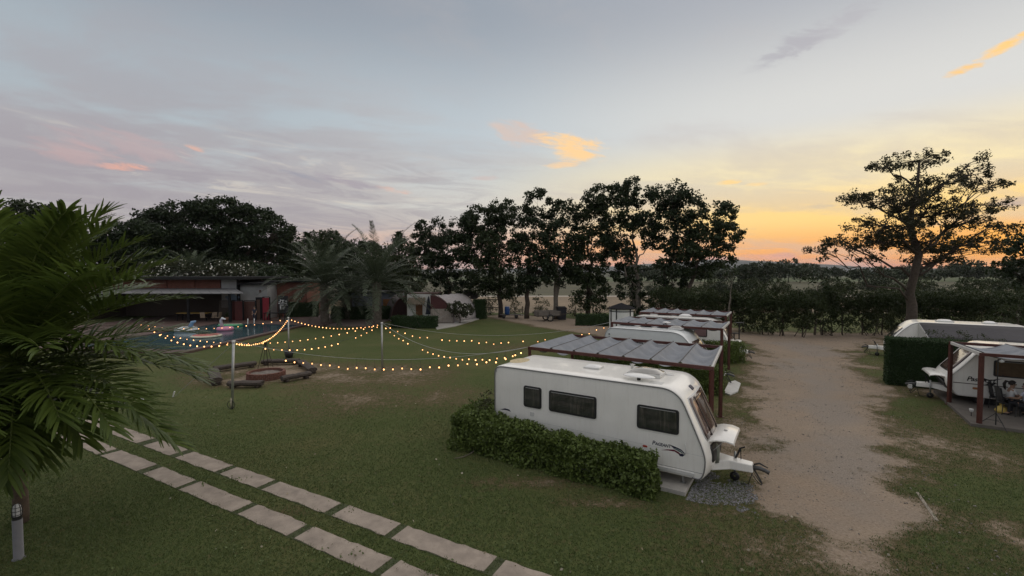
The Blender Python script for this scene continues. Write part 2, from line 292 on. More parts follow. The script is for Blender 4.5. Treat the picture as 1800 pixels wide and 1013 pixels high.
def ground_material():
    m = bpy.data.materials.new('lawn_and_dirt'); m.use_nodes = True; nt = m.node_tree; b = nt.nodes['Principled BSDF']; L = nt.links.new
    b.inputs['Roughness'].default_value = .95; b.inputs['Specular IOR Level'].default_value = .15
    t = nt.nodes.new('ShaderNodeTexCoord')
    def noise(s, d=4, sy=None):
        n = nt.nodes.new('ShaderNodeTexNoise'); n.inputs['Scale'].default_value = s; n.inputs['Detail'].default_value = d; n.inputs['Roughness'].default_value = .65; L(t.outputs['Object'], n.inputs['Vector']); return n.outputs[0]
    def ramp(f, st):
        r = nt.nodes.new('ShaderNodeValToRGB'); e = r.color_ramp.elements
        while len(e) < len(st): e.new(.5)
        for i, (p, c) in enumerate(st): e[i].position = p; e[i].color = (*c, 1)
        L(f, r.inputs[0]); return r.outputs[0]
    def mix(f, a, c):
        x = nt.nodes.new('ShaderNodeMix'); x.data_type = 'RGBA'
        if isinstance(f, float): x.inputs[0].default_value = f
        else: L(f, x.inputs[0])
        L(a, x.inputs[6]); L(c, x.inputs[7]); return x.outputs[2]
    def math_(op, a, c):
        x = nt.nodes.new('ShaderNodeMath'); x.operation = op
        for i, v in enumerate((a, c)):
            if isinstance(v, (int, float)): x.inputs[i].default_value = v
            else: L(v, x.inputs[i])
        return x.outputs[0]
    at_ = nt.nodes.new('ShaderNodeAttribute'); at_.attribute_name = 'dirt'
    grass = mix(.5, ramp(noise(.25, 5), [(.3, (.052, .086, .021)), (.5, (.082, .106, .034)), (.68, (.15, .132, .058))]), ramp(noise(9, 5), [(.3, (.052, .072, .022)), (.7, (.128, .134, .052))]))
    fine = noise(60, 4)
    grass = mix(math_('MULTIPLY', math_('GREATER_THAN', fine, .64), .22), grass, ramp(noise(3), [(.3, (.15, .135, .065)), (.7, (.11, .13, .05))]))
    dirt = mix(.5, ramp(noise(.6, 6), [(.28, (.38, .27, .18)), (.5, (.31, .235, .17)), (.72, (.40, .30, .21))]), ramp(noise(17, 6), [(.36, (.12, .095, .075)), (.47, (.29, .24, .19)), (.6, (.31, .265, .215)), (.72, (.56, .51, .45))]))
    gv = nt.nodes.new('ShaderNodeAttribute'); gv.attribute_name = 'gravel'
    grav = ramp(noise(30, 6), [(.34, (.11, .10, .09)), (.48, (.25, .23, .21)), (.6, (.31, .285, .26)), (.72, (.54, .51, .48))])
    dirt = mix(math_('MULTIPLY', gv.outputs['Fac'], .48), dirt, grav)
    fac = math_('ADD', at_.outputs['Fac'], math_('MULTIPLY', math_('SUBTRACT', noise(4.5, 6), .5), 1.3))
    fac = math_('ADD', fac, math_('MULTIPLY', math_('SUBTRACT', noise(22, 4), .5), .5))
    mr = nt.nodes.new('ShaderNodeMapRange'); mr.interpolation_type = 'SMOOTHSTEP'; mr.inputs[1].default_value = .22; mr.inputs[2].default_value = .85; L(fac, mr.inputs[0])
    mr2 = nt.nodes.new('ShaderNodeMapRange'); mr2.interpolation_type = 'SMOOTHSTEP'; mr2.inputs[1].default_value = .0; mr2.inputs[2].default_value = .42; L(fac, mr2.inputs[0]); mr.inputs[1].default_value = .3
    brown = ramp(noise(14, 5), [(.35, (.075, .065, .030)), (.6, (.135, .105, .055)), (.75, (.19, .145, .085))])
    L(mix(mr.outputs[0], mix(mr2.outputs[0], grass, brown), dirt), b.inputs['Base Color'])
    bp = nt.nodes.new('ShaderNodeBump'); bp.inputs['Strength'].default_value = .7; bp.inputs['Distance'].default_value = .04
    L(math_('ADD', noise(38, 5), noise(7, 3)), bp.inputs['Height']); L(bp.outputs[0], b.inputs['Normal'])
    return m
M_lawn = ground_material()
def grid_sheet(name, xs, ys, z, keep=None):
    X, Y = np.meshgrid(xs, ys); nx = len(xs)
    V = np.stack([X.ravel(), Y.ravel(), np.full(X.size, z)], 1)
    i, j = np.meshgrid(np.arange(nx - 1), np.arange(len(ys) - 1)); a = (j * nx + i).ravel()
    Q = np.stack([a, a + 1, a + nx + 1, a + nx], 1)
    d = dirtmap(X.ravel(), Y.ravel())
    if keep is not None:
        k = keep(X.ravel(), Y.ravel()); Q = Q[k[Q].any(1)]
    me = npmesh(name, V, Q); at_ = me.attributes.new('dirt', 'FLOAT', 'POINT'); at_.data.foreach_set('value', d.astype(np.float32)); ga = me.attributes.new('gravel', 'FLOAT', 'POINT'); ga.data.foreach_set('value', gravelmap(X.ravel(), Y.ravel()).astype(np.float32))
    return tag(link(name, me, M_lawn), kind='structure')
FIELD_Y = 62.0
M_tan = mat('stubble_field', (.20, .15, .095), .95, var=.2, scale=.08, bump=.3, bscale=3)
M_green_ = mat('green_field', (.075, .095, .035), .95, var=.25, scale=.03)
M_bright = mat('bright_crop', (.06, .085, .03), .95, var=.2, scale=.02)
M_road = mat('pale_road', (.42, .38, .33), .9, var=.1, scale=.5)
M_earth = mat('far_plain', (.045, .055, .03), .95, var=.3, scale=.01)
def sheet(name, x0, x1, y0, y1, z, m):
    me = npmesh(name, [(x0, y0, z), (x1, y0, z), (x1, y1, z), (x0, y1, z)], [(0, 1, 2, 3)]); return tag(link(name, me, m), kind='structure')
sheet('ground', -6000, 6000, -300, 9000, -.06, M_earth)
grid_sheet('lawn', np.arange(-62, 62.1, .3), np.arange(2, FIELD_Y, .3), 0)
grid_sheet('driveway', np.arange(3, 46, .22), np.arange(7, 44, .22), .004, lambda x, y: polydist(x, y, DRIVE) > -2.4)
grid_sheet('dirt_track', np.arange(-4, 30, .3), np.arange(38, 61, .3), .008, lambda x, y: polydist(x, y, BACK) > -.8)
sheet('stubble_field', -300, 400, FIELD_Y - .2, 103, -.03, M_tan)
sheet('field_road', -300, 400, 103, 106.5, -.02, M_road)
sheet('rough_field', -500, 600, 106.5, 260, -.03, mat('rough_field', (.062, .060, .028), .95, var=.35, scale=.05))
sheet('crop_field', -800, 900, 260, 460, -.03, M_bright)
# far hills
def hills(name, y, prof, col, depth):
    V = []; xs = np.linspace(-4800, 5600, 160)
    hs = np.array([prof(x) for x in xs]); mb = MB()
    for k, (dy_, s) in enumerate(((0, 0.0), (depth * .35, .75), (depth * .6, 1.0), (depth, .3))):
        V += [(x, y + dy_, -2 + h * s) for x, h in zip(xs, hs)]
    n = len(xs); Q = [(k * n + i, k * n + i + 1, (k + 1) * n + i + 1, (k + 1) * n + i) for k in range(3) for i in range(n - 1)]
    return tag(link(name, npmesh(name, V, Q), mat(name, col, .95, var=.2, scale=.004), smooth=True), kind='structure')
hn = rng(5).random(400)
def hprof(x):
    u = x / 420 + 40; i = int(math.floor(u)); a = u - i; a = a * a * (3 - 2 * a); n = hn[i % 400] * (1 - a) + hn[(i + 1) % 400] * a
    u2 = x / 110 + 90; j = int(math.floor(u2)); c = u2 - j; n2 = hn[j % 400] * (1 - c) + hn[(j + 1) % 400] * c
    b = math.exp(-((x - 1900) / 1100) ** 2)
    return 20 + 62 * b + 26 * n * (.4 + b) + 9 * n2
hills('hill_ridge', 3400, hprof, (.075, .085, .085), 900)

# ------------------------------------------------------------------ foliage tools
def leaf_mesh(name, C, size, g, aspect=.5, up=.25, jitter=.35):
    """one folded-less leaf quad (diamond) at each centre"""
    n = len(C); d = g.normal(size=(n, 3)); d[:, 2] -= up; d /= np.linalg.norm(d, axis=1)[:, None]
    s = np.cross(d, g.normal(size=(n, 3))); s /= np.linalg.norm(s, axis=1)[:, None] + 1e-9
    L = (size * (1 + jitter * (g.random(n) * 2 - 1)))[:, None] * .5; Wd = L * aspect
    nn = np.cross(d, s) * L * .15
    V = np.stack([C - d * L, C + s * Wd - d * L * .1 + nn, C + d * L, C - s * Wd - d * L * .1 + nn], 1).reshape(-1, 3)
    return npmesh(name, V, np.arange(4 * n).reshape(n, 4))
def ell_points(g, n, c, r, surf=.5):
    d = g.normal(size=(n, 3)); d /= np.linalg.norm(d, axis=1)[:, None]
    k = g.random(n) ** (1 / 3); k = k * (1 - surf) + (1 - (1 - k) ** 2) * surf
    return np.array(c) + d * k[:, None] * np.array(r)
def curve_pts(a, b, g, n=6, sag=0.0, wob=.08):
    a, b = np.array(a, float), np.array(b, float); L = np.linalg.norm(b - a); t = np.linspace(0, 1, n)[:, None]
    P = a + (b - a) * t; off = g.normal(size=(n, 3)) * wob * L; off[0] = off[-1] = 0; P = P + off * .5; P[:, 2] += sag * L * 4 * (t * (1 - t))[:, 0]
    return P
def tree(name, label, base, Y, lobes, m, trunk_r=.2, fork=.35, clump_per=1.0, clump_r=.55, leaf=.28, leaves=60, seed=0, group=None, cat='tree', bark=None, depth=.9, aspect=.55, shade=None, twigs=.5, extra_stems=0, up=.25, pxl=True, leader=.72):
    g = rng(seed + 1000); base = np.array(base, float); e = empty(name, base, 0, label, cat, group)
    LB = []
    for l in lobes:
        if pxl:
            dy = l[4] if len(l) > 4 else g.normal() * .25 * l[2] * Y / F
            c = np.array(at(l[0], l[1], Y + dy)); rx, rz = l[2] * Y / F, l[3] * Y / F
        else: c = np.array(l[:3]); rx, rz = l[3], l[4]
        LB.append((c, (rx, max(rx * depth, .3), rz)))
    top = max(c[2] for c, r in LB); mid = np.mean([c for c, r in LB], axis=0)
    fz = base[2] + (top - base[2]) * fork
    tb = MB(); tp = base + (np.array([mid[0], mid[1], top]) - base) * np.array([.35, .35, 0]) * fork; tp = np.array([tp[0], tp[1], fz])
    tip = np.array([mid[0] + g.normal() * .3, mid[1], max(base[2] + (top - base[2]) * leader, fz + .3)])
    trunk = np.concatenate([curve_pts(base + np.array([0, 0, -.05]), tp, g, 6, 0, .035), curve_pts(tp, tip, g, 6, 0, .06)[1:]])
    tr_r = np.concatenate([np.linspace(trunk_r * 1.25, trunk_r * .82, 6), np.linspace(trunk_r * .76, trunk_r * .22, 5)]); tb.tube(trunk, tr_r, 9)
    for k in range(extra_stems):
        b2 = base + np.array([g.normal() * .5, g.normal() * .5, -.05]); tb.tube(curve_pts(b2, np.array([mid[0] + g.normal() * 1.2, mid[1], fz * 1.3]), g, 6, 0, .04), np.linspace(trunk_r * .7, trunk_r * .3, 6), 7)
    allc = []
    for c, r in LB:
        vol = r[0] * r[1] * r[2]; n = max(3, int(clump_per * 5.5 * vol ** .72 / clump_r ** 1.6))
        P = ell_points(g, n, c, r, .55); allc.append(P)
        hd = np.hypot(c[0] - tp[0], c[1] - tp[1]); zj = np.clip(c[2] - .55 * hd - r[2] * .4, trunk[3][2], tip[2]); ki = int(np.argmin(np.abs(trunk[:, 2] - zj)))
        br = curve_pts(trunk[ki], c, g, 7, .05, .07); w = min(tr_r[ki] * .72, trunk_r * min(.55, .18 + .11 * vol ** .33))
        tb.tube(br, np.linspace(w, w * .28, 7), 6)
        for p in P[g.random(n) < twigs]:
            s = br[g.integers(3, 7)]; tb.tube(curve_pts(s, p, g, 4, .03, .07), np.linspace(w * .3, w * .07 + .008, 4), 4, cap=False)
    allc = np.concatenate(allc)
    nl = np.maximum(4, (leaves * (.55 + .9 * g.random(len(allc)))).astype(int))
    C = np.repeat(allc, nl, 0); rr = np.repeat(clump_r * (.6 + .7 * g.random(len(allc))), nl)
    d = g.normal(size=C.shape); d /= np.linalg.norm(d, axis=1)[:, None]
    C = C + d * (rr * g.random(len(C)) ** .45)[:, None] * np.array([1, 1, .8])
    tb.v = [(p[0] - base[0], p[1] - base[1], p[2] - base[2]) for p in tb.v]
    tb.build('trunk', bark or M_bark, e, True)
    link('crown', leaf_mesh('crown', C - base, np.full(len(C), leaf), g, aspect, up), m, e)
    return e
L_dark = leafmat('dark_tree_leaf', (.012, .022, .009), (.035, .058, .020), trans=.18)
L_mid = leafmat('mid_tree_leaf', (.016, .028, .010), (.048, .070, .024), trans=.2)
L_hedge = leafmat('hedge_leaf', (.055, .078, .024), (.16, .22, .05), (.30, .36, .08), trans=.2)
L_clip = leafmat('clipped_hedge_leaf', (.016, .036, .012), (.045, .085, .026), trans=.15)
L_bamboo = leafmat('bamboo_leaf', (.020, .034, .011), (.055, .075, .024), trans=.25)
L_palm = leafmat('near_palm_leaf', (.042, .072, .016), (.125, .175, .035), (.36, .33, .05), trans=.38, rough=.4, nscale=.9)
L_date = leafmat('date_palm_leaf', (.045, .062, .036), (.095, .12, .07), (.15, .14, .06), trans=.2)
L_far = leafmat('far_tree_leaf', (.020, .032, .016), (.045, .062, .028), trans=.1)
L_grass = leafmat('grass_blade', (.068, .104, .032), (.108, .138, .046), (.145, .152, .062), trans=.25)
L_flower = mat('frangipani_petal', (.75, .74, .66), .6, var=.05)

# ------------------------------------------------------------------ caravans
def wallpx(u, v, o, yaw, off=0.0):
    c, s = math.cos(yaw), math.sin(yaw); n = np.array([-s, c]); d = ray(u, v); q = np.array(o[:2]) + n * off
    t = q @ n / (d[:2] @ n); P = d * t; return float((P[:2] - q) @ [c, s]), float(P[2] + H)
def pnormals(prof):
    P = np.array(prof); T = np.gradient(P, axis=0); N = np.stack([-T[:, 1], T[:, 0]], 1); return N / np.linalg.norm(N, axis=1)[:, None]
def smooth_prof(prof, n=3):
    P = [np.array(p) for p in prof]; out = [P[0]]
    for i in range(len(P) - 1):
        p0, p1, p2, p3 = P[max(i - 1, 0)], P[i], P[i + 1], P[min(i + 2, len(P) - 1)]; q = np.linalg.norm(p2 - p1) * 1.5
        if np.linalg.norm(p1 - p0) > q: p0 = p1 + (p0 - p1) / np.linalg.norm(p1 - p0) * q
        if np.linalg.norm(p3 - p2) > q: p3 = p2 + (p3 - p2) / np.linalg.norm(p3 - p2) * q
        if np.linalg.norm(p2 - p1) > 1.2: out.append(p2); continue
        for k in range(1, n + 1):
            t = k / n; out.append(.5 * (2 * p1 + (p2 - p0) * t + (2 * p0 - 5 * p1 + 4 * p2 - p3) * t * t + (3 * p1 - p0 - 3 * p2 + p3) * t ** 3))
    return [tuple(p) for p in out]
class Van:
    def __init__(s, name, label, o, yaw, prof, wd, m, group, xf=None, bulge=.10, rad=.05):
        s.e = empty(name, (o[0], o[1], 0), yaw, label, 'caravan', group); s.wd = wd; s.prof = smooth_prof(prof); s.N = pnormals(s.prof); s.L = max(p[0] for p in prof); s.xf = xf or s.L - 1.1; s.bulge = bulge
        s.o = o; s.yaw = yaw
        st = [(rad * (1 - math.cos(R(a))), rad * (1 - math.sin(R(a)))) for a in (0, 30, 60, 90)]
        ys = st + [(wd * k, 0) for k in (.2, .4, .5, .6, .8)] + [(wd - y, i) for y, i in reversed(st)]
        V = []; n = len(s.prof)
        for y, ins in ys:
            for k, p in enumerate(s.prof): V.append((p[0] - s.N[k][0] * ins + s.bx(p[0], y), y, p[1] - s.N[k][1] * ins))
        Fs = [(j * n + k, j * n + k + 1, (j + 1) * n + k + 1, (j + 1) * n + k) for j in range(len(ys) - 1) for k in range(n - 1)]
        Fs += [((j) * n + n - 1, j * n, (j + 1) * n, (j + 1) * n + n - 1) for j in range(len(ys) - 1)]
        Fs += [tuple(range(n)), tuple((len(ys) - 1) * n + k for k in range(n - 1, -1, -1))]
        s.body = MB().add(V, Fs).build('body', m, s.e, True)
        md = s.body.modifiers.new('e', 'EDGE_SPLIT'); md.split_angle = R(40)
    def bx(s, x, y): f = min(max((x - s.xf) / (s.L - s.xf), 0), 1); return s.bulge * f * (1 - ((y - s.wd / 2) / (s.wd / 2)) ** 2)
    def side(s, y, d):  # y position of a layer d proud of the side
        return -d if y == 0 else s.wd + d
    def plate(s, name, poly, y, d0, d1, m, parent=None, bevel=0): return MB().prism(poly, s.side(y, d0), s.side(y, d1), 'y').build(name, m, parent or s.e, False, bevel)
    def window(s, x0, x1, z0, z1, y=0, m=None, r=.07):
        cx, cz, w, h = (x0 + x1) / 2, (z0 + z1) / 2, x1 - x0, z1 - z0
        f = s.plate('window', [(cx + a, cz + b) for a, b in rrect(w, h, r)], y, .0, .028, M_black, None, .008)
        s.plate('pane', [(cx + a, cz + b) for a, b in rrect(w - .11, h - .11, r * .75)], y, .02, .034, m or M_glass, f)
        s.plate('hinge_strip', [(cx - w / 2 + .08, z1 - .062), (cx + w / 2 - .08, z1 - .062), (cx + w / 2 - .08, z1 - .046), (cx - w / 2 + .08, z1 - .046)], y, .03, .037, M_grey, f)
        for q in (-.32, .32): s.plate('catch', [(cx + q * w - .02, z0 + .065), (cx + q * w + .02, z0 + .065), (cx + q * w + .02, z0 + .1), (cx + q * w - .02, z0 + .1)], y, .03, .04, M_black, f)
        return f
    def surf(s, z0, z1, y0, y1, d, nz=8, ny=8, rnd=0.12):
        """patch of the front, d proud of it, between two heights"""
        idx = [k for k, p in enumerate(s.prof) if p[0] > s.xf - .3 and p[1] < 2.62]; P = sorted([(s.prof[k][1], s.prof[k][0], s.N[k]) for k in idx], key=lambda q: q[0])
        zs = [q[0] for q in P]; V = []
        for i in range(nz + 1):
            z = z0 + (z1 - z0) * i / nz; x = float(np.interp(z, zs, [q[1] for q in P])); nx = float(np.interp(z, zs, [q[2][0] for q in P])); nz_ = float(np.interp(z, zs, [q[2][1] for q in P]))
            e = min(i, nz - i) / nz; ins = rnd * max(0, 1 - e / .12) * .5
            for j in range(ny + 1):
                y = y0 + ins + (y1 - y0 - 2 * ins) * j / ny; V.append((x + nx * d + s.bx(x, y), y, z + nz_ * d))
        return V, [(i * (ny + 1) + j, i * (ny + 1) + j + 1, (i + 1) * (ny + 1) + j + 1, (i + 1) * (ny + 1) + j) for i in range(nz) for j in range(ny)]
    def front_patch(s, name, z0, z1, y0, y1, d, m, parent=None):
        V, Fs = s.surf(z0, z1, y0, y1, d); mb = MB().add(V, Fs); o = link(name, mb.mesh(name), m, parent or s.e, smooth=True)
        q = o.modifiers.new('t', 'SOLIDIFY'); q.thickness = .02; q.offset = 0; return o
    def rail(s, y, m=None, d=.012, r=.016, k0=0, k1=None):
        P = [(p[0] - n[0] * .03, s.side(y, d), p[1] - n[1] * .03) for p, n in list(zip(s.prof, s.N))[k0:k1]]
        return MB().tube(P, r, 6).build('edge_rail', m or M_grey, s.e, True)
    def text(s, txt, x, z, size, y, m, shear=0.0, d=.004, xs=1.0, parent=None):
        cu = bpy.data.curves.new('t', 'FONT'); cu.body = txt; cu.size = size; cu.shear = shear; cu.extrude = .001; cu.space_character = .95; cu.offset = size * .018
        to = bpy.data.objects.new('t', cu); COL.objects.link(to); dg = bpy.context.evaluated_depsgraph_get(); me = bpy.data.meshes.new_from_object(to.evaluated_get(dg)); bpy.data.objects.remove(to)
        me.materials.clear(); o = link('lettering', me, m, parent or s.e)
        o.rotation_euler = (R(90), 0, 0 if y == 0 else R(180)); o.scale = (xs, 1, 1); o.location = (x, s.side(y, d), z); return o
    def wheel(s, x, y, r=.31):
        sg = -1 if y == 0 else 1; yy = s.wd / 2 + sg * (s.wd / 2 - .14)
        def dsk(name, prof, m, par):
            mb = MB().lathe((0, 0, 0), prof, 24); mb.v = [(x + p[0], yy + sg * p[2], r + p[1]) for p in mb.v]; return mb.build(name, m, par, True)
        t = dsk('wheel', [(.19, -.09), (r - .03, -.09), (r, -.05), (r, .05), (r - .03, .09), (.19, .09)], M_black, s.e); dsk('rim', [(.0, .05), (.06, .06), (.14, .04), (.19, .085), (.19, -.08)], M_lgrey, t)
    def hitch(s, x0, mid, col=None, z=.5, lever=True):
        col = col or M_white; y = mid
        MB().add([(x0 - .1, y - .5, z - .12), (x0 - .1, y + .5, z - .12), (x0 + 0.479, y + .2, z - .04), (x0 + 1, y + .15, z - .05), (x0 + 1, y - .15, z - .05), (x0 + 0.479, y - .2, z - .06),
                  (x0 - .1, y - .45, z + .14), (x0 - .1, y + .45, z + .14), (x0 + 0.435, y + .19, z + .16), (x0 + 0.974, y + .14, z + .14), (x0 + 0.974, y - .14, z + .14), (x0 + 0.435, y - .19, z + .16)],
                 [(5, 4, 3, 2, 1, 0), (6, 7, 8, 9, 10, 11)] + [(i, (i + 1) % 6, 6 + (i + 1) % 6, 6 + i) for i in range(6)]).build('drawbar_cover', col, s.e, False, .025)
        h = MB().tube([(x0 + 0.957, y, z + .04), (x0 + 1.13, y, z + .05), (x0 + 1.26, y, z + .02), (x0 + 1.35, y, z - .02)], [.06, .055, .05, .055], 10).build('coupling', mat('dark_steel', (.10, .10, .10), .45, .5), s.e, True)
        MB().tube([(x0 + 1, y, z + .12), (x0 + 1.13, y, z + .18), (x0 + 1.32, y, z + .1)], [.02, .025, .015], 6).build('coupling_handle', M_black, h, True)
        MB().tube([(x0 + 0.94, y, z + .03), (x0 + 1.01, y, z + .03)], [.085, .07], 10).build('bellows', M_black, h, True)
        MB().bar((x0 + 0.539, y + .1, z + .1), (x0 + 0.679, y + .1, z + .45), .035, .05).bar((x0 + 0.679, y + .1, z + .45), (x0 + 0.783, y + .1, z + .5), .03).bar((x0 + 0.696, y + .1, z + .1), (x0 + 0.679, y + .1, z + .44), .02).build('handbrake_lever', M_black, s.e)
        MB().tube([(x0 + 0.539, y + .2, z + .3), (x0 + 0.539, y + .2, .2)], .03, 8).build('jockey_post', M_steel, s.e, True)
        mb = MB().lathe((0, 0, 0), [(.03, -.035), (.11, -.035), (.125, 0), (.11, .035), (.03, .035)], 16); mb.v = [(x0 + 0.539 + p[0], y + .2 + p[2], .13 + p[1]) for p in mb.v]; mb.build('jockey_wheel', M_black, s.e, True)
        for k, (q, dz) in enumerate(((.04, .0), (-.05, .05))):
            P = [(x0 + 0.974 + .22 * math.sin(math.pi * t), y + q + .1 * t * (1 - 2 * k), z + .05 - (.46 - dz) * math.sin(math.pi * t * .85) + .05 * t) for t in np.linspace(0, 1, 14)]
            P += [(P[-1][0] - .1, P[-1][1] - .05, .04), (P[-1][0] - .28, P[-1][1] - .12, .03)] if k == 0 else []
            MB().tube(P, .011, 5).build('breakaway_cable', M_black, s.e, True)
    def steady(s, x, y):
        MB().bar((x, y, .42), (x + .05, y, .12), .04).box((x + .05, y, .105), (.14, .12, .02)).build('corner_steady', M_steel, s.e)
    def locker_hood(s, x, z, y0, y1, m, reach=.62):
        P = [(x - .06, z - .06), (x + .05, z + .01), (x + reach * .35, z + .06), (x + reach * .7, z + .07), (x + reach * .97, z + .03), (x + reach, z - .02)]; V = []; n = len(P)
        for th in (0, -.03):
            for k, (a, b) in enumerate(P):
                q = k / (n - 1); ins = .02 + .16 * max(0, q - .45) ** 1.2
                for t in (0, .08, .5, .92, 1): V.append((a, y0 + ins + (y1 - y0 - 2 * ins) * t, b + th + (.03 if 0 < t < 1 else -.02)))
        Fs = []
        for L in (0, n * 5): Fs += [(L + k * 5 + t, L + k * 5 + t + 1, L + (k + 1) * 5 + t + 1, L + (k + 1) * 5 + t) for k in range(n - 1) for t in range(4)]
        B = n * 5; Fs += [(k * 5 + e, (k + 1) * 5 + e, B + (k + 1) * 5 + e, B + k * 5 + e) for k in range(n - 1) for e in (0, 4)] + [(k * 5 + t, k * 5 + t + 1, B + k * 5 + t + 1, B + k * 5 + t) for k in (0, n - 1) for t in range(4)]
        h = MB().add(V, Fs).build('locker_hood', m, s.e, True)
        md = h.modifiers.new('e', 'EDGE_SPLIT'); md.split_angle = R(50)
        MB().lathe((x + reach * .55, (y0 + y1) / 2, z + .105), [(0, .012), (.04, .012), (.045, 0)], 12).build('badge', M_grey, h, True)
        for yy in (y0 + .12, y1 - .12): MB().bar((x + reach * .6, yy, z), (x - .03, yy, z - .45), .016).build('gas_strut', M_grey, h)
        return h
    def roof_vent(s, x, y, w, h, z, tall=.1, m=None):
        b = MB().box((x, y, z + tall * .3), (w, h, tall * .6)).build('roof_vent', M_lgrey, s.e, False, .015)
        mb = MB(); n = 6; V = []
        for i in range(n + 1):
            for j in range(n + 1):
                u, v = i / n * 2 - 1, j / n * 2 - 1; V.append((x + u * (w / 2 - .03), y + v * (h / 2 - .03), z + tall * .6 + tall * .7 * (1 - u ** 4) * (1 - v ** 4)))
        mb.add(V, [(i * 7 + j, i * 7 + j + 1, i * 7 + j + 8, i * 7 + j + 7) for i in range(n) for j in range(n)])
        link('vent_dome', mb.mesh('d'), m or M_white2, b, smooth=True); return b
YAW = -.565
LEFT_GROUP = 'caravans parked in the row left of the drive'
O1 = (-.568, 14.541)
prof1 = [(.06, .36), (.0, .46), (.0, .9), (.0, 1.8), (.0, 2.36), (.05, 2.5), (.17, 2.58), (.4, 2.6), (5.2, 2.6), (5.42, 2.58), (5.6, 2.51), (5.76, 2.38), (5.87, 2.2), (6.04, 1.82), (6.24, 1.36), (6.36, 1.02), (6.38, .78), (6.34, .52), (6.24, .37), (6.05, .36)]
v = Van('caravan', 'big white touring caravan with maroon and navy swoosh beside the leafy near hedge', O1, YAW, prof1, 2.23, M_white, LEFT_GROUP, 5.2, .14)
v.window(1.11, 1.73, 1.43, 2.08); v.window(1.99, 3.49, 1.43, 2.06); v.window(4.64, 5.72, 1.41, 2.05)
v.rail(0, mat('dark_seam', (.17, .17, .17), .4)); v.rail(v.wd, M_grey)
MB().box((3.1, -.012, .47), (6.0, .03, .09)).build('skirt_rail', M_lgrey, v.e, False, .01)
MB().box((3.05, v.wd + .012, .47), (6.0, .03, .09)).build('skirt_rail', M_lgrey, v.e, False, .01)
fw = v.front_patch('front_window', 1.30, 2.28, .30, 1.93, .016, M_bglass)
v.front_patch('window_seal', 1.27, 2.31, .27, 1.96, .004, M_lgrey)
for yy in (.72, 1.5): v.front_patch('glazing_bar', 1.31, 2.26, yy, yy + .03, .029, M_black, fw)
v.front_patch('locker_shade_panel', .72, 1.16, .36, 1.87, .004, M_black)  # black panel on the shell, painted shade of the open locker's inside
gb = MB().lathe((6.42, .85, .6), [(.02, .0), (.15, .0), (.15, .38), (.1, .46), (.05, .5), (.0, .5)], 14).build('gas_bottle', mat('gas_bottle_paint', (.20, .22, .18), .5), v.e, True)
v.locker_hood(6.33, 1.28, .38, 1.85, M_white)
v.hitch(6.34, v.wd / 2)
v.steady(5.75, .25); v.steady(.5, .25); v.wheel(2.75, 0); v.wheel(2.75, v.wd)
navy = mat('navy_decal', (.018, .02, .05), .35, var=.1); maroon = mat('maroon_decal', (.13, .012, .03), .35, var=.1); teal = mat('grey_green_decal', (.09, .14, .14), .4, var=.1)
tx, tz = wallpx(1147.5, 782, O1, YAW); 
v.text('P', tx - .02, tz + .01, .15, 0, navy, .15); v.text('AGEANT', tx + .06, tz + .01, .115, 0, navy, .15, xs=.9)
def sw(pts, m, d): v.plate('swoosh', [wallpx(a, b, O1, YAW) for a, b in pts], 0, .0, d, m)
sw([(1162, 791.3), (1173, 790), (1185, 790.5), (1193, 795), (1199, 800.5), (1193, 798.5), (1186, 793.8), (1175, 792)], maroon, .004)
sw([(1177, 781.5), (1187, 785.5), (1197, 790), (1203, 796), (1204.5, 800.5), (1198, 793), (1190, 789), (1184, 788)], navy, .0045)
sw([(1193, 798), (1198, 797.5), (1203.5, 800), (1200, 802.8), (1195, 801.8)], navy, .005)
sw([(1184, 788.5), (1190, 789.5), (1198, 794), (1201, 798), (1192, 793)], teal, .0055)
v.plate('reflector', [(4.86 + a, .95 + b) for a, b in rrect(.12, .05, .02)], 0, 0, .012, mat('red_reflector', (.35, .05, .03), .3))
v.plate('rear_decal', [wallpx(a, b, O1, YAW) for a, b in ((879, 719.5), (888, 718), (895, 720), (898, 724), (890, 721))], 0, 0, .004, navy)
v.plate('service_hatch', [wallpx(a, b, O1, YAW) for a, b in ((932, 724), (939, 725.5), (939, 732), (932, 730.5))], 0, 0, .01, M_lgrey)
v.plate('corner_light', [(.03, 2.38), (.09, 2.38), (.09, 2.44), (.03, 2.44)], 0, 0, .02, M_grey)
v.plate('panel_seam', [(.02, 1.02), (6.3, .98), (6.3, .988), (.02, 1.028)], 0, 0, .002, M_lgrey)
v.front_patch('front_logo', 2.36, 2.46, 1.0, 1.22, .006, navy)
RZ = 2.6
for q_ in (.03, .32, 4.2): v.plate('panel_seam', [(q_, .52), (q_ + .006, .52), (q_ + .006, 1.0), (q_, 1.0)], 0, 0, .002, M_grey)
v.plate('lower_trim', [(.02, .56), (6.3, .54), (6.3, .552), (.02, .572)], 0, 0, .003, M_grey)
MB().tube([(5.86, -.03, .95), (5.9, -.06, 1.0), (5.9, -.06, 1.2), (5.88, -.03, 1.25)], .012, 6).build('grab_handle', M_lgrey, v.e, True)
v.plate('side_marker', [(3.9 + a, .62 + b) for a, b in rrect(.08, .035, .015)], 0, 0, .012, mat('orange_reflector', (.4, .17, .07), .3))
v.roof_vent(2.9, 1.2, .52, .4, RZ, .09)
v.roof_vent(4.55, 1.15, .95, .7, RZ, .16, mat('smoked_dome', (.30, .29, .27), .12, coat=.6))
MB().tube([(4.55, .42, RZ), (4.55, .42, RZ + .1)], .05, 10).build('antenna_foot', M_black, v.e, True)
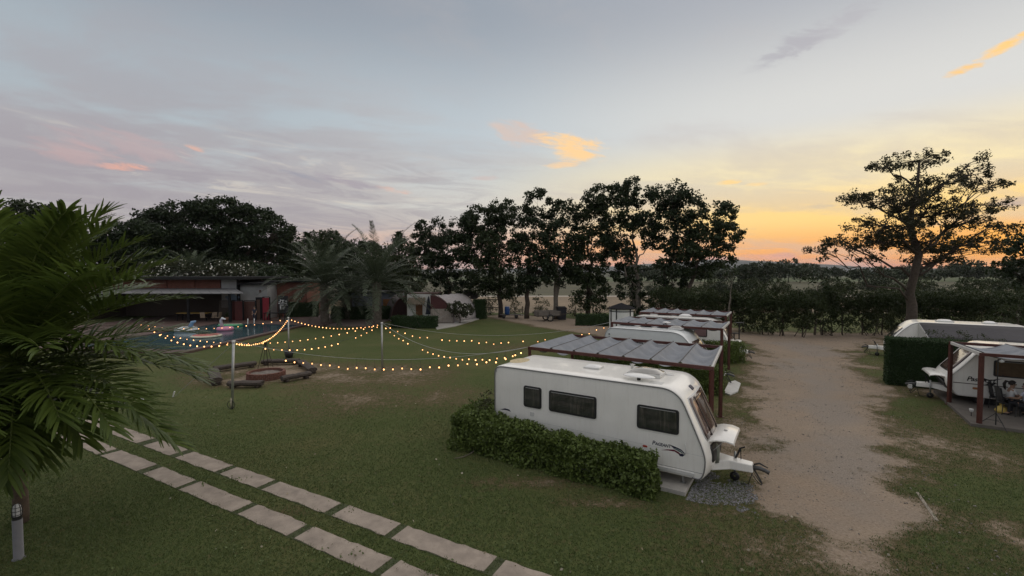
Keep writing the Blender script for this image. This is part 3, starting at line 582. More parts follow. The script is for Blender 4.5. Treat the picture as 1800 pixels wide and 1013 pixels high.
mb = MB().lathe((0, 0, 0), [(0, .07), (.25, .055), (.42, .02), (.45, 0), (.0, -.01)], 24); mb.v = [(4.55 + p[0], .44 + p[1] * .5, RZ + .1 + p[2]) for p in mb.v]; mb.build('roof_antenna', M_white2, v.e, True)
MB().tube([(3.95, 1.75, RZ), (3.95, 1.75, RZ + .12), (3.95, 1.75, RZ + .14)], [.05, .05, .09], 10).build('flue_cap', M_lgrey, v.e, True)
mb = MB().prism([(.35 + .22 * math.cos(a) * 1.3, 1.0 + .45 * math.sin(a)) for a in np.linspace(0, 2 * math.pi, 20)[:-1]], RZ, RZ + .004); mb.build('sealant_stain', mat('yellowed_sealant', (.52, .42, .24), .6, var=.25, scale=9), v.e)
MB().box((5.05, .35, RZ - .0), (.35, .3, .012)).build('roof_patch', M_lgrey, v.e)
MB().lathe((5.12, 1.5, RZ + .003), [(0, .03), (.1, .02), (.12, 0)], 14).build('roof_cap', M_lgrey, v.e, True)

def small_prof(L, h=2.58, slope=1.0, nose=1.15):
    return [(.06, .38), (.0, .46), (.0, 1.2), (.02, 2.1), (.12, 2.38), (.3, h - .05), (.55, h), (L - slope - .55, h), (L - slope - .2, h - .05), (L - slope + .1, h - .2), (L - slope * .45, h - .72), (L - .1, nose), (L, nose - .25), (L - .02, .6), (L - .12, .38)]
O2 = gnd(1062, 577, 2.5)[:2]
v2 = Van('caravan', 'pale caravan with smooth side behind the first grey canopy, white dish on roof', O2, YAW - .05, small_prof(5.1), 2.2, M_cool, LEFT_GROUP, 4.0, .12)
v2.rail(0, M_grey, k0=2); v2.front_patch('front_window', 1.25, 2.1, .3, 1.9, .014, M_bglass); v2.roof_vent(3.55, 1.1, .7, .55, 2.58, .14, mat('smoked_dome', (.3, .29, .27), .12)); v2.hitch(5.0, 1.1); v2.wheel(2.4, 0)
v2.plate('corner_light', [(.3 + a, 2.2 + b) for a, b in rrect(.07, .07, .03)], 0, 0, .02, M_black); v2.plate('panel_seam', [(.5, 1.98), (3.4, 1.98), (3.4, 1.99), (.5, 1.99)], 0, 0, .003, M_lgrey)
MB().tube([(2.9, 1.6, 2.58), (2.9, 1.6, 2.85)], .03, 8).build('antenna_mast', M_white2, v2.e, True)
MB().lathe((2.9, 1.6, 2.85), [(0, .05), (.15, .04), (.24, 0), (.0, -.03)], 18).build('roof_antenna', M_white2, v2.e, True)
v2.window(1.0, 2.2, 1.3, 1.9)
O3 = gnd(1112, 556, 2.5)[:2]
v3 = Van('caravan', 'farthest white caravan of the left row with curtained window under grey canopies', O3, YAW - .02, small_prof(6.2), 2.2, M_white, LEFT_GROUP, 5.1, .12)
v3.rail(0, M_lgrey, k0=2); v3.window(4.05, 4.85, 1.42, 2.0, m=mat('curtained_pane', (.22, .14, .14), .3)); v3.window(1.2, 2.2, 1.42, 2.0)
v3.front_patch('front_window', 1.25, 2.1, .3, 1.9, .014, M_bglass); v3.roof_vent(3.3, 1.1, .8, .6, 2.58, .13); v3.roof_vent(1.2, 1.1, .5, .4, 2.58, .12); v3.hitch(6.1, 1.1); v3.locker_hood(6.15, 1.1, .4, 1.8, M_white, .5); v3.wheel(2.8, 0)
# right row, pointing the other way: the side with y = width looks at the camera
YB = YAW + math.pi
fx, fy = -math.cos(YAW), -math.sin(YAW); wx, wy = math.sin(YAW), -math.cos(YAW)
def van_origin(front, L, wd):   # the ground point under the front corner on the camera's side
    return (front[0] - fx * L - wx * wd, front[1] - fy * L - wy * wd)
FR = gnd(1686, 696, .42)
prof4 = [(.06, .42), (0, .5), (0, 1.4), (.03, 2.2), (.15, 2.46), (.4, 2.54), (4.6, 2.54), (4.85, 2.52), (5.02, 2.44), (5.2, 2.28), (5.6, 1.74), (5.98, 1.25), (6.06, 1.05), (6.02, .78), (5.8, .46), (5.62, .42)]
O4 = van_origin((FR[0], FR[1]), 5.7, 2.2)
v4 = Van('caravan', 'cream white caravan with open front locker beside the woman under the right canopy', O4, YB, prof4, 2.2, M_white, 'caravans parked right of the drive', 4.7, .10)
wy_ = v4.wd
v4.rail(wy_, M_lgrey); v4.window(3.25, 4.72, 1.36, 2.02, wy_, mat('curtain_brown_pane', (.13, .085, .055), .2, var=.2, scale=6)); v4.window(1.0, 2.4, 1.36, 2.02, wy_, mat('curtain_brown_pane', (.1, .07, .05), .2))
fw = v4.front_patch('front_window', 1.38, 2.2, .35, 1.85, .016, M_bglass); v4.front_patch('window_seal', 1.34, 2.24, .31, 1.89, .004, M_black)
v4.front_patch('locker_shade_panel', .6, 1.02, .3, 1.9, .006, M_black); v4.locker_hood(5.98, 1.12, .25, 1.95, M_white, .6); v4.hitch(5.9, 1.1, M_white)  # no recess cut: a black sheet paints the locker's inner shade
MB().box((7.1, 1.1, .42), (.12, .35, .16)).build('number_plate', M_lgrey, v4.e)
v4.plate('side_stripe', [(.02, .955), (5.9, .955), (5.9, .985), (.02, .985)], wy_, 0, .004, mat('dark_brown_decal', (.03, .02, .02), .4))
blk = mat('black_decal', (.012, .012, .014), .35)
v4.text('Passport', 5.5, 1.09, .26, wy_, blk, .3, xs=.98)
v4.plate('swoosh', [(5.05, 1.28), (4.85, 1.2), (4.65, 1.22), (4.4, 1.3), (4.62, 1.26), (4.8, 1.17), (4.95, 1.16), (5.1, 1.22)], wy_, 0, .005, blk)
v4.plate('swoosh', [(4.95, 1.0), (4.75, .97), (4.6, 1.08), (4.68, 1.1)], wy_, 0, .0052, blk)
v4.plate('reflector', [(5.2 + a, .8 + b) for a, b in rrect(.22, .09, .03)], wy_, 0, .012, mat('orange_reflector', (.4, .17, .07), .3))
v4.roof_vent(2.6, 1.1, .9, .6, 2.54, .13); v4.steady(4.9, 2.0); v4.wheel(2.6, wy_)
MB().tube([(2.2, 1.3, 2.54), (2.2, 1.3, 2.78)], .04, 8).build('antenna_mast', M_white2, v4.e, True)
MB().lathe((2.2, 1.3, 2.78), [(0, .08), (.2, .07), (.34, .02), (.34, 0), (0, -.02)], 18).build('roof_antenna', M_white2, v4.e, True)
# far right, half hidden by the clipped hedge, with a dark awning on its side
FR5 = Vector((23.3, 29.2, 0))
O5 = van_origin((FR5[0] + 1.2, FR5[1] - .4), 6.0, 2.2)
v5 = Van('caravan', 'caravan with long charcoal side awning half hidden behind the tall clipped hedge', O5, YB, small_prof(6.4, 2.45, 1.1), 2.2, M_white, 'caravans parked right of the drive', 5.1, .12)
v5.front_patch('front_window', 1.2, 2.0, .3, 1.9, .015, M_glass); v5.rail(v5.wd); v5.hitch(6.35, 1.1); v5.roof_vent(3.6, 1.1, .8, .6, 2.45, .12); v5.roof_vent(1.6, 1.1, .6, .5, 2.45, .12); v5.wheel(2.6, v5.wd)
aw = MB(); V = []
for i in range(13):
    for j in range(7):
        q = j / 6; V.append((5.0 - 5.4 * i / 12, 2.25 + 2.7 * q, 2.42 - .62 * q - .03 * math.sin(i * 1.5) * math.sin(q * 3)))
aw.add(V, [(i * 7 + j, i * 7 + j + 1, i * 7 + j + 8, i * 7 + j + 7) for i in range(12) for j in range(6)])
q = link('awning_roof', aw.mesh('a'), mat('charcoal_canvas', (.055, .052, .058), .8, var=.15), v5.e, smooth=True); q.modifiers.new('s', 'SOLIDIFY').thickness = .02
mb = MB()
for k in (-.35, 2.3, 4.95): MB().bar((k, 4.92, 0), (k, 4.92, 1.82), .05).build('awning_pole', M_grey, v5.e)
mb.add([(5.0, 2.25, 2.42), (5.0, 4.95, 1.8), (5.0, 4.95, .1), (5.0, 2.25, .1)], [(0, 1, 2, 3)]); q = link('awning_side', mb.mesh('s'), mat('pale_canvas', (.5, .5, .48), .8), v5.e); q.modifiers.new('s', 'SOLIDIFY').thickness = .02

# ------------------------------------------------------------------ canopies on red steel posts
def canopy(label, nl, nr, fl, fr, z, bays, group, seed=0, posts=(1, 1, 1, 1), zz=None, fabric=True):
    P = [Vector((p[0], p[1], z)) for p in (nl, nr, fl, fr)]; nl, nr, fl, fr = P
    o = (nl + nr + fl + fr) / 4; o.z = 0; e = empty('steel_canopy', o, 0, label, 'canopy', group); g = rng(seed)
    nl, nr, fl, fr = (p - o for p in P)
    for p, k in zip((nl, nr, fl, fr), posts):
        if k:
            q = MB().bar((p.x, p.y, 0), (p.x, p.y, z - .06), .11).build('post', M_red, e); MB().box((p.x, p.y, .01), (.22, .22, .02)).build('base_plate', M_red, q)
    for a, b, n in ((nl, nr, 'long_beam'), (fl, fr, 'long_beam'), (nl, fl, 'end_beam'), (nr, fr, 'end_beam')):
        d = (b - a).normalized() * (.06 if n == 'end_beam' else -.06)
        MB().bar(a + d, b - d, .07, .11).build(n, M_red if n == 'long_beam' else M_lgrey, e)
    for k in range(1, bays):
        t = k / bays; MB().bar(nl.lerp(nr, t) + Vector((0, 0, .085)), fl.lerp(fr, t) + Vector((0, 0, .085)), .03, .03).build('rafter', M_black, e)
    for k in range(bays):
        n1, n2 = 14, 22; V = []; ph = g.random(8) * 6.3; sag = .2 + .08 * g.random()
        for i in range(n1 + 1):
            t = i / n1; w = 4 * t * (1 - t)
            for j in range(n2 + 1):
                s = j / n2; p = nl.lerp(nr, (k + .02 + .96 * t) / bays).lerp(fl.lerp(fr, (k + .02 + .96 * t) / bays), .015 + .97 * s)
                wr = .055 * math.sin(s * 24 + ph[0] + 1.2 * math.sin(s * 5 + ph[1])) + .02 * math.sin(s * 41 + ph[2] + t * 2)
                V.append((p.x, p.y, p.z + .09 - sag * w * (.75 + .25 * math.sin(s * math.pi)) + wr * w))
        me = npmesh('canopy_panel', V, [(i * (n2 + 1) + j, i * (n2 + 1) + j + 1, (i + 1) * (n2 + 1) + j + 1, (i + 1) * (n2 + 1) + j) for i in range(n1) for j in range(n2)])
        link('canopy_panel', me, M_tarp, e, smooth=True)
    return e
CZ = 2.7; CG = 'grey fabric canopies on red steel frames'
def q4(*p): return [gnd(x, y, CZ) for x, y in p]
C1 = q4((931, 612), (1251, 648), (1006, 590), (1268, 610.5))
canopy('nearest grey fabric canopy on red steel posts right behind the big swoosh caravan', *C1, CZ, 7, CG, 1)
C2 = q4((1076, 567.5), (1269, 579.5), (1106, 558), (1282, 567))
canopy('middle grey fabric canopy of the left row, behind the pale dish-roofed caravan', *C2, CZ, 6, CG, 2)
C3 = q4((1125, 549.5), (1276, 556.5), (1149, 542.5), (1285, 549))
canopy('farthest grey fabric canopy of the left row, in front of the trees', *C3, CZ, 6, CG, 3)
pa, pb = gnd(1668, 712), gnd(1721, 750); ex = Vector((math.cos(YAW), math.sin(YAW), 0))
canopy('grey fabric canopy on rust red posts over the right hand terrace', pb, pb + ex * 6.4, pa, pa + ex * 6.4, 2.62, 4, CG, 4)

# ------------------------------------------------------------------ pads, slabs, gravel
def local(o, yaw, l, w, z=0): c, s = math.cos(yaw), math.sin(yaw); return Vector((o[0] + c * l - s * w, o[1] + s * l + c * w, z))
pad = MB().box((2.9, 1.15, .045), (6.1, 2.9, .13)).build('concrete_pad', M_conc, None, False, .012); pad.location = (*O1, 0); pad.rotation_euler = (0, 0, YAW); tag(pad, kind='structure')
for o_, L_ in ((O2, 4.4), (O3, 5.2)):
    p_ = MB().box((L_ / 2, 1.1, .03), (L_, 2.7, .10)).build('concrete_pad', M_conc, None, False, .012); p_.location = (o_[0], o_[1], 0); p_.rotation_euler = (0, 0, YAW); tag(p_, kind='structure')
tb_ = pb + Vector((fx * .25, fy * .25, 0)) + Vector((wx * .15, wy * .15, 0)); ey = Vector((-math.sin(YAW), math.cos(YAW), 0))
c_ = tb_ + ex * 4.0 + ey * 2.75; p_ = MB().box((0, 0, .05), (8.0, 5.5, .14)).build('concrete_terrace', mat('terrace_concrete', (.13, .115, .10), .85, var=.2, scale=2, bump=.2), None, False, .015); p_.location = (c_.x, c_.y, 0); p_.rotation_euler = (0, 0, YAW); tag(p_, kind='structure')
UP = [((100, 719), (146, 732)), ((154, 735), (207, 751)), ((216, 754), (270, 772)), ((279, 776), (329, 792)), ((337, 796), (412, 818)), ((419, 821), (485, 844)), ((493, 847), (591, 891)), ((604, 895), (697, 928)), ((709.5, 930), (868, 987)), ((880.6, 995), (1010, 1047))]
LO = [((60, 741), (119, 761)), ((128, 764), (150, 774)), ((159, 777), (203, 791)), ((210, 793), (281, 816)), ((288, 821), (348, 844)), ((353, 847), (440, 887)), ((447, 891), (529, 930)), ((537, 935), (677, 992)), ((686, 999), (830, 1060))]
SLABS = []
for nm, rows, wd in (('paved_track', UP, .52), ('paved_track', LO, .50)):
    a0, b0 = gnd(*rows[0][0]), gnd(*rows[-1][1]); d0 = (b0 - a0).normalized(); n0 = Vector((-d0.y, d0.x, 0)); g = rng(77)
    bed = MB().bar(a0 + Vector((0, 0, -.018)), b0 + Vector((0, 0, -.018)), wd + .02, .05).build(nm, mat('track_bed_earth', (.06, .07, .03), .95, var=.3, scale=9, bump=.6), None); tag(bed, kind='structure')
    for a, b in rows:
        A, B = gnd(*a), gnd(*b); A = a0 + d0 * (A - a0).dot(d0); B = a0 + d0 * (B - a0).dot(d0)
        L = (B - A).length - .03; c = (A + B) / 2; n = max(4, int(L / .18)); pts = []
        for sgn in (-1, 1):
            rngk = range(n + 1) if sgn < 0 else range(n, -1, -1)
            for k in rngk: pts.append((-L / 2 + L * k / n + g.normal() * .006, sgn * wd / 2 + g.normal() * .012))
        s = MB().prism(pts, -.01, .014 + .006 * g.random()).build('paving_slab', M_slab, bed, False, 0, (c.x, c.y, 0)); s.rotation_euler = (0, 0, math.atan2(d0.y, d0.x) + g.normal() * .006)
        SLABS.append(((A.x, A.y), (B.x, B.y), wd))
# stones
def stones(name, label, pts, sizes, m, seed):
    g = rng(seed); T = np.array([(1, 0, 0), (-1, 0, 0), (0, 1, 0), (0, -1, 0), (0, 0, .8), (0, 0, -.8)]); Q = np.array([(0, 2, 4), (2, 1, 4), (1, 3, 4), (3, 0, 4), (2, 0, 5), (1, 2, 5), (3, 1, 5), (0, 3, 5)])
    n = len(pts); V = T[None] * sizes[:, None, None] * (.6 + .8 * g.random((n, 6, 1))); a = g.random(n) * 6.3; c, s = np.cos(a)[:, None], np.sin(a)[:, None]
    X = V[:, :, 0] * c - V[:, :, 1] * s; Y = V[:, :, 0] * s + V[:, :, 1] * c; V = np.stack([X, Y, V[:, :, 2]], 2) + pts[:, None, :]
    o = link(name, npmesh(name, V.reshape(-1, 3), (Q[None] + 6 * np.arange(n)[:, None, None]).reshape(-1, 3)), m); return tag(o, label, 'gravel', kind='stuff')
M_stone = leafmat('gravel_stone', (.10, .10, .11), (.36, .35, .36), (.6, .6, .6), trans=0.0, rough=.8)
g = rng(3); n = 3800; lw = np.stack([6.0 + g.random(n) ** 1.3 * 1.5, -.45 + g.random(n) * 2.0], 1); lw = lw[(fbm(lw[:, 0], lw[:, 1], .6, 4) > .38 + .18 * np.clip((lw[:, 0] - 6.5), 0, 1))]
c, s = math.cos(YAW), math.sin(YAW); sz = .012 + .016 * g.random(len(lw)) ** 2
stones('gravel', 'grey crushed gravel spread under the big caravan drawbar', np.stack([O1[0] + c * lw[:, 0] - s * lw[:, 1], O1[1] + s * lw[:, 0] + c * lw[:, 1], sz * .4], 1), sz, M_stone, 5)
n = 60000; xy = np.stack([3 + 42 * g.random(n), 7 + 35 * g.random(n)], 1); d = polydist(xy[:, 0], xy[:, 1], DRIVE); xy = xy[(d > -.9) & (fbm(xy[:, 0], xy[:, 1], 1.4, 60) > .44)]; sz = .007 + .02 * g.random(len(xy)) ** 4
stones('loose_stones', 'small loose stones strewn over the dirt drive', np.stack([xy[:, 0], xy[:, 1], .004 + sz * .4], 1), sz, leafmat('drive_stone', (.15, .135, .12), (.34, .31, .28), (.55, .53, .50), trans=0, rough=.85), 6)
ws = MB().prism([(x - 10.4, y - 20.8) for x, y in [tuple(gnd(a, b)[:2]) for a, b in ((1272, 692), (1283, 696), (1297, 690), (1302, 676), (1292, 671), (1281, 674))]], 0, .07).build('stepping_stone', mat('white_stone', (.6, .59, .56), .8), None, False, .012, (10.4, 20.8, 0))
tag(ws, 'flat white stone lying at the end of the hedge beside the drive', 'stone')
ka, kb = gnd(1612, 866), gnd(1647, 916); ked = MB().bar(Vector((0, 0, .0)), kb - ka, .07, .03).build('concrete_edging', mat('earthy_edging', (.27, .235, .19), .9, var=.3, scale=6), None, False, .01, tuple(ka)); tag(ked, kind='structure')
# lawn blades
def blades(n, x0, x1, y0, y1, h, seed):
    g = rng(seed); x = x0 + (x1 - x0) * g.random(n); y = y0 + (y1 - y0) * g.random(n) ** 1.25
    ok = (np.abs(x) < y * 1.16 + 1) & (g.random(n) > ((y - y0) / (y1 - y0)) ** 1.5); dm = dirtmap(x, y); ok &= dm < .25 + .5 * g.random(n)
    l = (x - O1[0]) * math.cos(YAW) + (y - O1[1]) * math.sin(YAW); w = -(x - O1[0]) * math.sin(YAW) + (y - O1[1]) * math.cos(YAW); ok &= ~((l > -.2) & (l < 6) & (w > -.35) & (w < 2.6))
    for a, b, wd in SLABS:
        a, b = np.array(a), np.array(b); L = np.linalg.norm(b - a); d = (b - a) / L; t = (x - a[0]) * d[0] + (y - a[1]) * d[1]; q = -(x - a[0]) * d[1] + (y - a[1]) * d[0]
        ok &= ~((t > .0) & (t < L) & (np.abs(q) < wd / 2 - .005 - .11 * g.random(n) ** 4 * (fbm(x, y, .5, 91, 2) > .42)))
    x, y = x[ok], y[ok]; n = len(x); a = g.random(n) * 6.3; hh = h * (.5 + .9 * g.random(n)) * (.7 + .8 * fbm(x, y, 1.5, 8)); wv = .006 + .006 * g.random(n); le = g.normal(size=(n, 2)) * .6 * hh[:, None]
    V = np.zeros((n, 3, 3)); V[:, 0] = np.stack([x - wv * np.cos(a), y - wv * np.sin(a), 0 * x], 1); V[:, 1] = np.stack([x + wv * np.cos(a), y + wv * np.sin(a), 0 * x], 1); V[:, 2] = np.stack([x + le[:, 0], y + le[:, 1], hh], 1)
    return V.reshape(-1, 3)
V = np.concatenate([blades(520000, -20, 20, 7.0, 20, .032, 1), blades(200000, -30, 30, 7, 40, .04, 2)])
tag(link('grass', npmesh('grass', V, np.arange(len(V)).reshape(-1, 3)), L_grass), 'short mown grass of the campsite lawn', 'grass', kind='stuff')

# ------------------------------------------------------------------ hedges
def hedge(name, label, segs, th, h, m, leaf, dens, seed, group=None, rough=.12, cat='hedge', top=0.0, aspect=.55, sprigs=0):
    g = rng(seed); segs = [(Vector((*a[:2], 0)), Vector((*b[:2], 0))) for a, b in segs]; o = segs[0][0].copy(); e = empty(name, o, 0, label, cat, group); C = []; core = MB(); st = MB()
    for a, b in segs:
        d = (b - a); L = d.length; d.normalize(); nrm = Vector((-d.y, d.x, 0)); A = L * (2 * h + th) + 2 * th * h; n = int(A * dens)
        pick = g.random(n) * A; u = g.random(n) * L; q = np.zeros(n); z = np.zeros(n)
        tp = pick < L * th; sd = ~tp & (pick < L * th + 2 * L * h); en = ~tp & ~sd
        q[tp] = (g.random(tp.sum()) - .5) * th; z[tp] = h
        q[sd] = np.where(g.random(sd.sum()) < .5, -.5, .5) * th; z[sd] = h * g.random(sd.sum())
        u[en] = np.where(g.random(en.sum()) < .5, 0, L); q[en] = (g.random(en.sum()) - .5) * th; z[en] = h * g.random(en.sum())
        bump = (fbm(u + seed, q * 1.3 + z + 7, .55, seed, 3) - .5) * 2 * rough; inn = -g.random(n) ** 1.5 * min(.2, th * .3) + bump
        edge = np.clip(1 - (h - z) / .14, 0, 1)
        z = z + np.where(tp, inn, -edge * .03); q = q * (1 + np.where(sd, inn / (th / 2), 0)); u = u + np.where(en, inn * np.where(u < L / 2, -1, 1), 0)
        z = np.maximum(z + top * (u / L), .03)
        C.append(np.stack([a.x - o.x + d.x * u + nrm.x * q, a.y - o.y + d.y * u + nrm.y * q, z], 1) + g.normal(size=(n, 3)) * .018)
        M = Matrix((d, nrm, Vector((0, 0, 1)))).transposed().to_4x4(); k = max(.14, rough * 1.6)
        core.box((a + b) / 2 - o + Vector((0, 0, h / 2 - .02)), (L - 2 * k, max(th - 2 * k, .1), h - 2 * k + .1), M=M)
        for t in np.arange(.15, L, .3):
            p = a - o + d * t + nrm * float(g.normal() * th * .18); st.tube([p, p + Vector((g.normal() * .06, g.normal() * .06, h * .6))], [.016, .008], 5)
    C = np.concatenate(C)
    if sprigs:
        k = g.integers(0, len(C), sprigs); k = k[C[k, 2] > h * .55 + top]; B = C[k]; m_ = 14; D = g.normal(size=(len(B), 3)) * .35; D[:, 2] = np.abs(D[:, 2]) + .6; t = np.linspace(0, .16, m_)
        C = np.concatenate([C, (B[:, None] + D[:, None] * t[None, :, None] + g.normal(size=(len(B), m_, 3)) * .022).reshape(-1, 3)])
    link('foliage', leaf_mesh('foliage', C, np.full(len(C), leaf), g, aspect, -.15, .55), m, e)
    core.build('inner_foliage', m, e); st.build('stems', M_bark, e, True); return e
P1 = lambda l, w: local(O1, YAW, l, w)
hedge('leafy_hedge', 'loose leafy green hedge along the side of the big swoosh caravan', [(P1(-1.05, -.62), P1(5.25, -.56)), (P1(-.85, -.4), P1(-.85, 1.5))],   .78, 1.12, L_hedge, .095, 1250, 21, 'hedges beside the caravans of the left row', .24, top=-.2, sprigs=150)
hedge('leafy_hedge', 'hedge between the nearest grey canopy and the pale dish-roofed caravan', [(gnd(1010, 655), gnd(1272, 694))], 1.0, 1.25, L_hedge, .09, 700, 22, 'hedges beside the caravans of the left row', .14)
hedge('leafy_hedge', 'hedge end jutting towards the drive under the middle canopy', [(gnd(1215, 622), gnd(1293, 640))], 1.6, 1.25, L_hedge, .09, 600, 23, 'hedges beside the caravans of the left row', .16)
tree('shrub', 'small brownish shrub tucked behind the rear corner of the big caravan', local(O1, YAW, -.3, .2), 14.6, [(858, 700, 12, 18), (848, 712, 12, 12)], leafmat('dry_shrub_leaf', (.03, .035, .014), (.075, .08, .03), trans=.2), .03, .3, 1.2, .16, .06, 30, 24, cat='shrub')
hl = gnd(1556, 676); hd = ex
hedge('clipped_hedge', 'tall neatly clipped dark green hedge at the right of the drive', [(hl + ey * .5 + ex * .05, hl + ey * .5 + ex * 7.5)], 1.15, 2.32, L_clip, .06, 2200, 25, None, .05)
for k, (x, y, r) in enumerate(((1645, 590, 22), (1685, 592, 20), (1740, 594, 18))):
    tree('shrub', ('feathery light green shrub above the clipped hedge, nearest the big tree trunk', 'feathery light green shrub above the clipped hedge, middle of three', 'feathery light green shrub above the clipped hedge, nearest the right edge')[k], (at(x, 600, 24.5).x, 24.5, 0), 24.5, [(x, y, r, 9), (x + 8, y + 18, r, 14)], L_bamboo, .03, .5, 1, .22, .07, 26, 300 + k, 'shrubs above the clipped hedge', 'shrub')
# ------------------------------------------------------------------ string-light poles, pit, benches
def pole(label, base, topz, r=.045, lean=0.0, group='poles carrying the string lights'):
    e = empty('light_pole', base, 0, label, 'pole', group)
    MB().tube([(0, 0, -.02), (lean * .5, 0, topz / 2), (lean, 0, topz)], r, 10).build('shaft', M_steel, e, True); MB().lathe((lean, 0, topz), [(r * 1.3, -.06), (r * 1.3, .02), (0, .03)], 10).build('cap', M_lgrey, e, True); return e, Vector(base) + Vector((lean, 0, topz))
p1, T1 = pole('nearest steel pole, hose coiled at its foot, in front of the log benches', gnd(408, 719), 2.78, .052, .12)
MB().tube([(.02 + .15 * math.cos(a), -.09, .2 + .16 * math.sin(a)) for a in np.linspace(0, 12.2, 40)], .012, 5).build('hose_coil', M_black, p1, True)
MB().tube([(0, -.08, .12), (.02, -.08, .45)], [.03, .02], 8).build('tap_post', mat('cream_pipe', (.5, .45, .35), .6), p1, True)
p2, T2 = pole('farthest steel pole standing in a black pot near the pool', gnd(508, 629), 2.62, .045)
MB().lathe((0, 0, 0), [(0, .0), (.22, .0), (.3, .5), (.27, .5), (.2, .42), (0, .42)], 16).build('weight_pot', M_black, p2, True)
p3, T3 = pole('steel pole in the middle of the lawn right of the fire pit', gnd(672, 652), 2.72, .05)
pitc = gnd(468, 664); e = empty('fire_pit', pitc, 0, 'round low brick fire pit full of grey ash', 'fire pit')
M_brick = mat('clay_brick', (.14, .06, .042), .85, var=.3, scale=8, bump=.4, bscale=60); bk = MB()
for cs in range(4):
    for k in range(30):
        a = (k + .5 * (cs % 2)) * 2 * math.pi / 30; bk.box((.86 * math.cos(a), .86 * math.sin(a), .045 + cs * .088), (.13, .168, .078), a)
bk.build('brick_ring', M_brick, e, False, .008); MB().lathe((0, 0, 0), [(.81, 0), (.81, .33), (.9, .33), (.9, 0)], 40).build('mortar', mat('mortar', (.25, .2, .17), .9), e)
ash = MB(); V = [(0, 0, .25)]; g = rng(9)
for r_ in (.25, .5, .8): V += [(r_ * math.cos(a), r_ * math.sin(a), .2 + .05 * g.random()) for a in np.linspace(0, 2 * math.pi, 19)[:-1]]
ash.add(V, [(0, 1 + k, 1 + (k + 1) % 18) for k in range(18)] + [(1 + q * 18 + k, 1 + (q + 1) * 18 + k, 1 + (q + 1) * 18 + (k + 1) % 18, 1 + q * 18 + (k + 1) % 18) for q in (0, 1) for k in range(18)]).build('ash', mat('ash', (.17, .145, .125), .95, var=.4, scale=6), e, True)
e = empty('tripod', pitc, 0, 'thin black metal cooking tripod standing over the fire pit', 'tripod'); ap = Vector((.0, 0, 2.0))
for k, (x, y) in enumerate(((453, 650), (480, 645), (463, 641), (472, 653))):
    q = gnd(x, y) - pitc; MB().tube([(q.x, q.y, 0), ap + (ap - q) * .04], .016, 6).build('leg', M_black, e, True)
MB().tube([ap, (0, 0, 1.2)], .008, 5).build('chain', M_black, e)
def bench(label, a, b, w, h, seed):
    a, b = gnd(*a), gnd(*b); c = (a + b) / 2; d = b - a; L = d.length; e = empty('log_bench', c, math.atan2(d.y, d.x), label, 'bench', 'log benches around the fire pit'); g = rng(seed)
    n = 10; V = []; 
    for i in range(n + 1):
        x = -L / 2 + L * i / n; ww = w * (.9 + .2 * g.random()); dz = g.normal() * .012
        for k in range(8):
            t = 2 * math.pi * k / 8 + .39; V.append((x + g.normal() * .01, ww * .54 * math.cos(t), h - .12 + dz + (.11 * math.sin(t) if math.sin(t) > 0 else .15 * math.sin(t))))
    MB().add(V, [(i * 8 + k, i * 8 + (k + 1) % 8, (i + 1) * 8 + (k + 1) % 8, (i + 1) * 8 + k) for i in range(n) for k in range(8)] + [tuple(range(7, -1, -1)), tuple(n * 8 + k for k in range(8))]).build('log_seat', M_wood, e)
    for s in (-1, 1): MB().tube([(s * (L / 2 - .22), -w * .42, .08), (s * (L / 2 - .22), w * .42, .08)], .1, 9).build('log_foot', M_wood, e, True)
bench('short thick log bench at the left end of the ring', (374, 660), (381, 679), .5, .42, 1); bench('long log bench behind and left of the fire pit', (376, 655), (449, 645), .45, .36, 2)
bench('log bench behind and right of the fire pit', (461, 642), (526, 640.5), .42, .36, 3); bench('log bench at the right end of the ring, sloping away', (529, 643), (550, 658), .45, .38, 4)
bench('log bench in front and right of the fire pit', (495, 673), (545, 664), .4, .36, 5); bench('log bench in front of the fire pit beside the nearest pole', (402, 682), (462, 681), .42, .34, 6)

# ------------------------------------------------------------------ string lights
M_bulb = glow_mat('lit_bulb', (1.0, .46, .17), 2.8); M_cable = mat('cable', (.05, .05, .05), .6); M_rope = mat('pale_wire', (.42, .42, .40), .6)
bulb_me = MB().lathe((0, 0, 0), [(0, -.03), (.016, -.026), (.027, -.008), (.024, .014), (.013, .028), (0, .032)], 8).mesh('bulb'); bulb_me.materials.append(M_bulb); bulb_me.polygons.foreach_set('use_smooth', np.ones(len(bulb_me.polygons), bool))
sock_me = MB().lathe((0, 0, 0), [(.018, .042), (.018, .10), (0, .10)], 6).mesh('socket'); sock_me.materials.append(M_black)
def string(label, a, b, sag, nb, drop=0.0, wire=False, skip=(), seed=0, t0=.02, t1=.98):
    a, b = Vector(a), Vector(b); e = empty('string_lights', a, 0, label, 'string lights', 'strings of warm festoon bulbs'); g = rng(seed); f = lambda t: (b - a) * t + Vector((0, 0, -4 * sag * t * (1 - t)))
    MB().tube([f(t) for t in np.linspace(0, 1, 26)], .007 if not wire else .009, 5).build('cable', M_rope if wire else M_cable, e, True); cords = MB()
    for k in range(nb):
        if k in skip: continue
        t = t0 + (t1 - t0) * (k + .5) / nb; dr = drop * min(1, 9 * t * (1 - t) * 1.2) * (1 + .12 * g.normal()) + .1; p = f(t) - Vector((0, 0, dr))
        o = bpy.data.objects.new('bulb', bulb_me); COL.objects.link(o); o.parent = e; o.location = p; q = bpy.data.objects.new('socket', sock_me); COL.objects.link(q); q.parent = o
        if drop: cords.tube([p + Vector((0, 0, .1)), f(t)], .004, 3)
    if drop: cords.build('drop_cords', M_cable, e)
LA = at(255, 570, 24); LB_ = at(225, 565, 34); LC = at(240, 575, 30)
string('upper string of bulbs from the pole by the pool to the mid-lawn pole', T2, T3, .42, 24, seed=1)
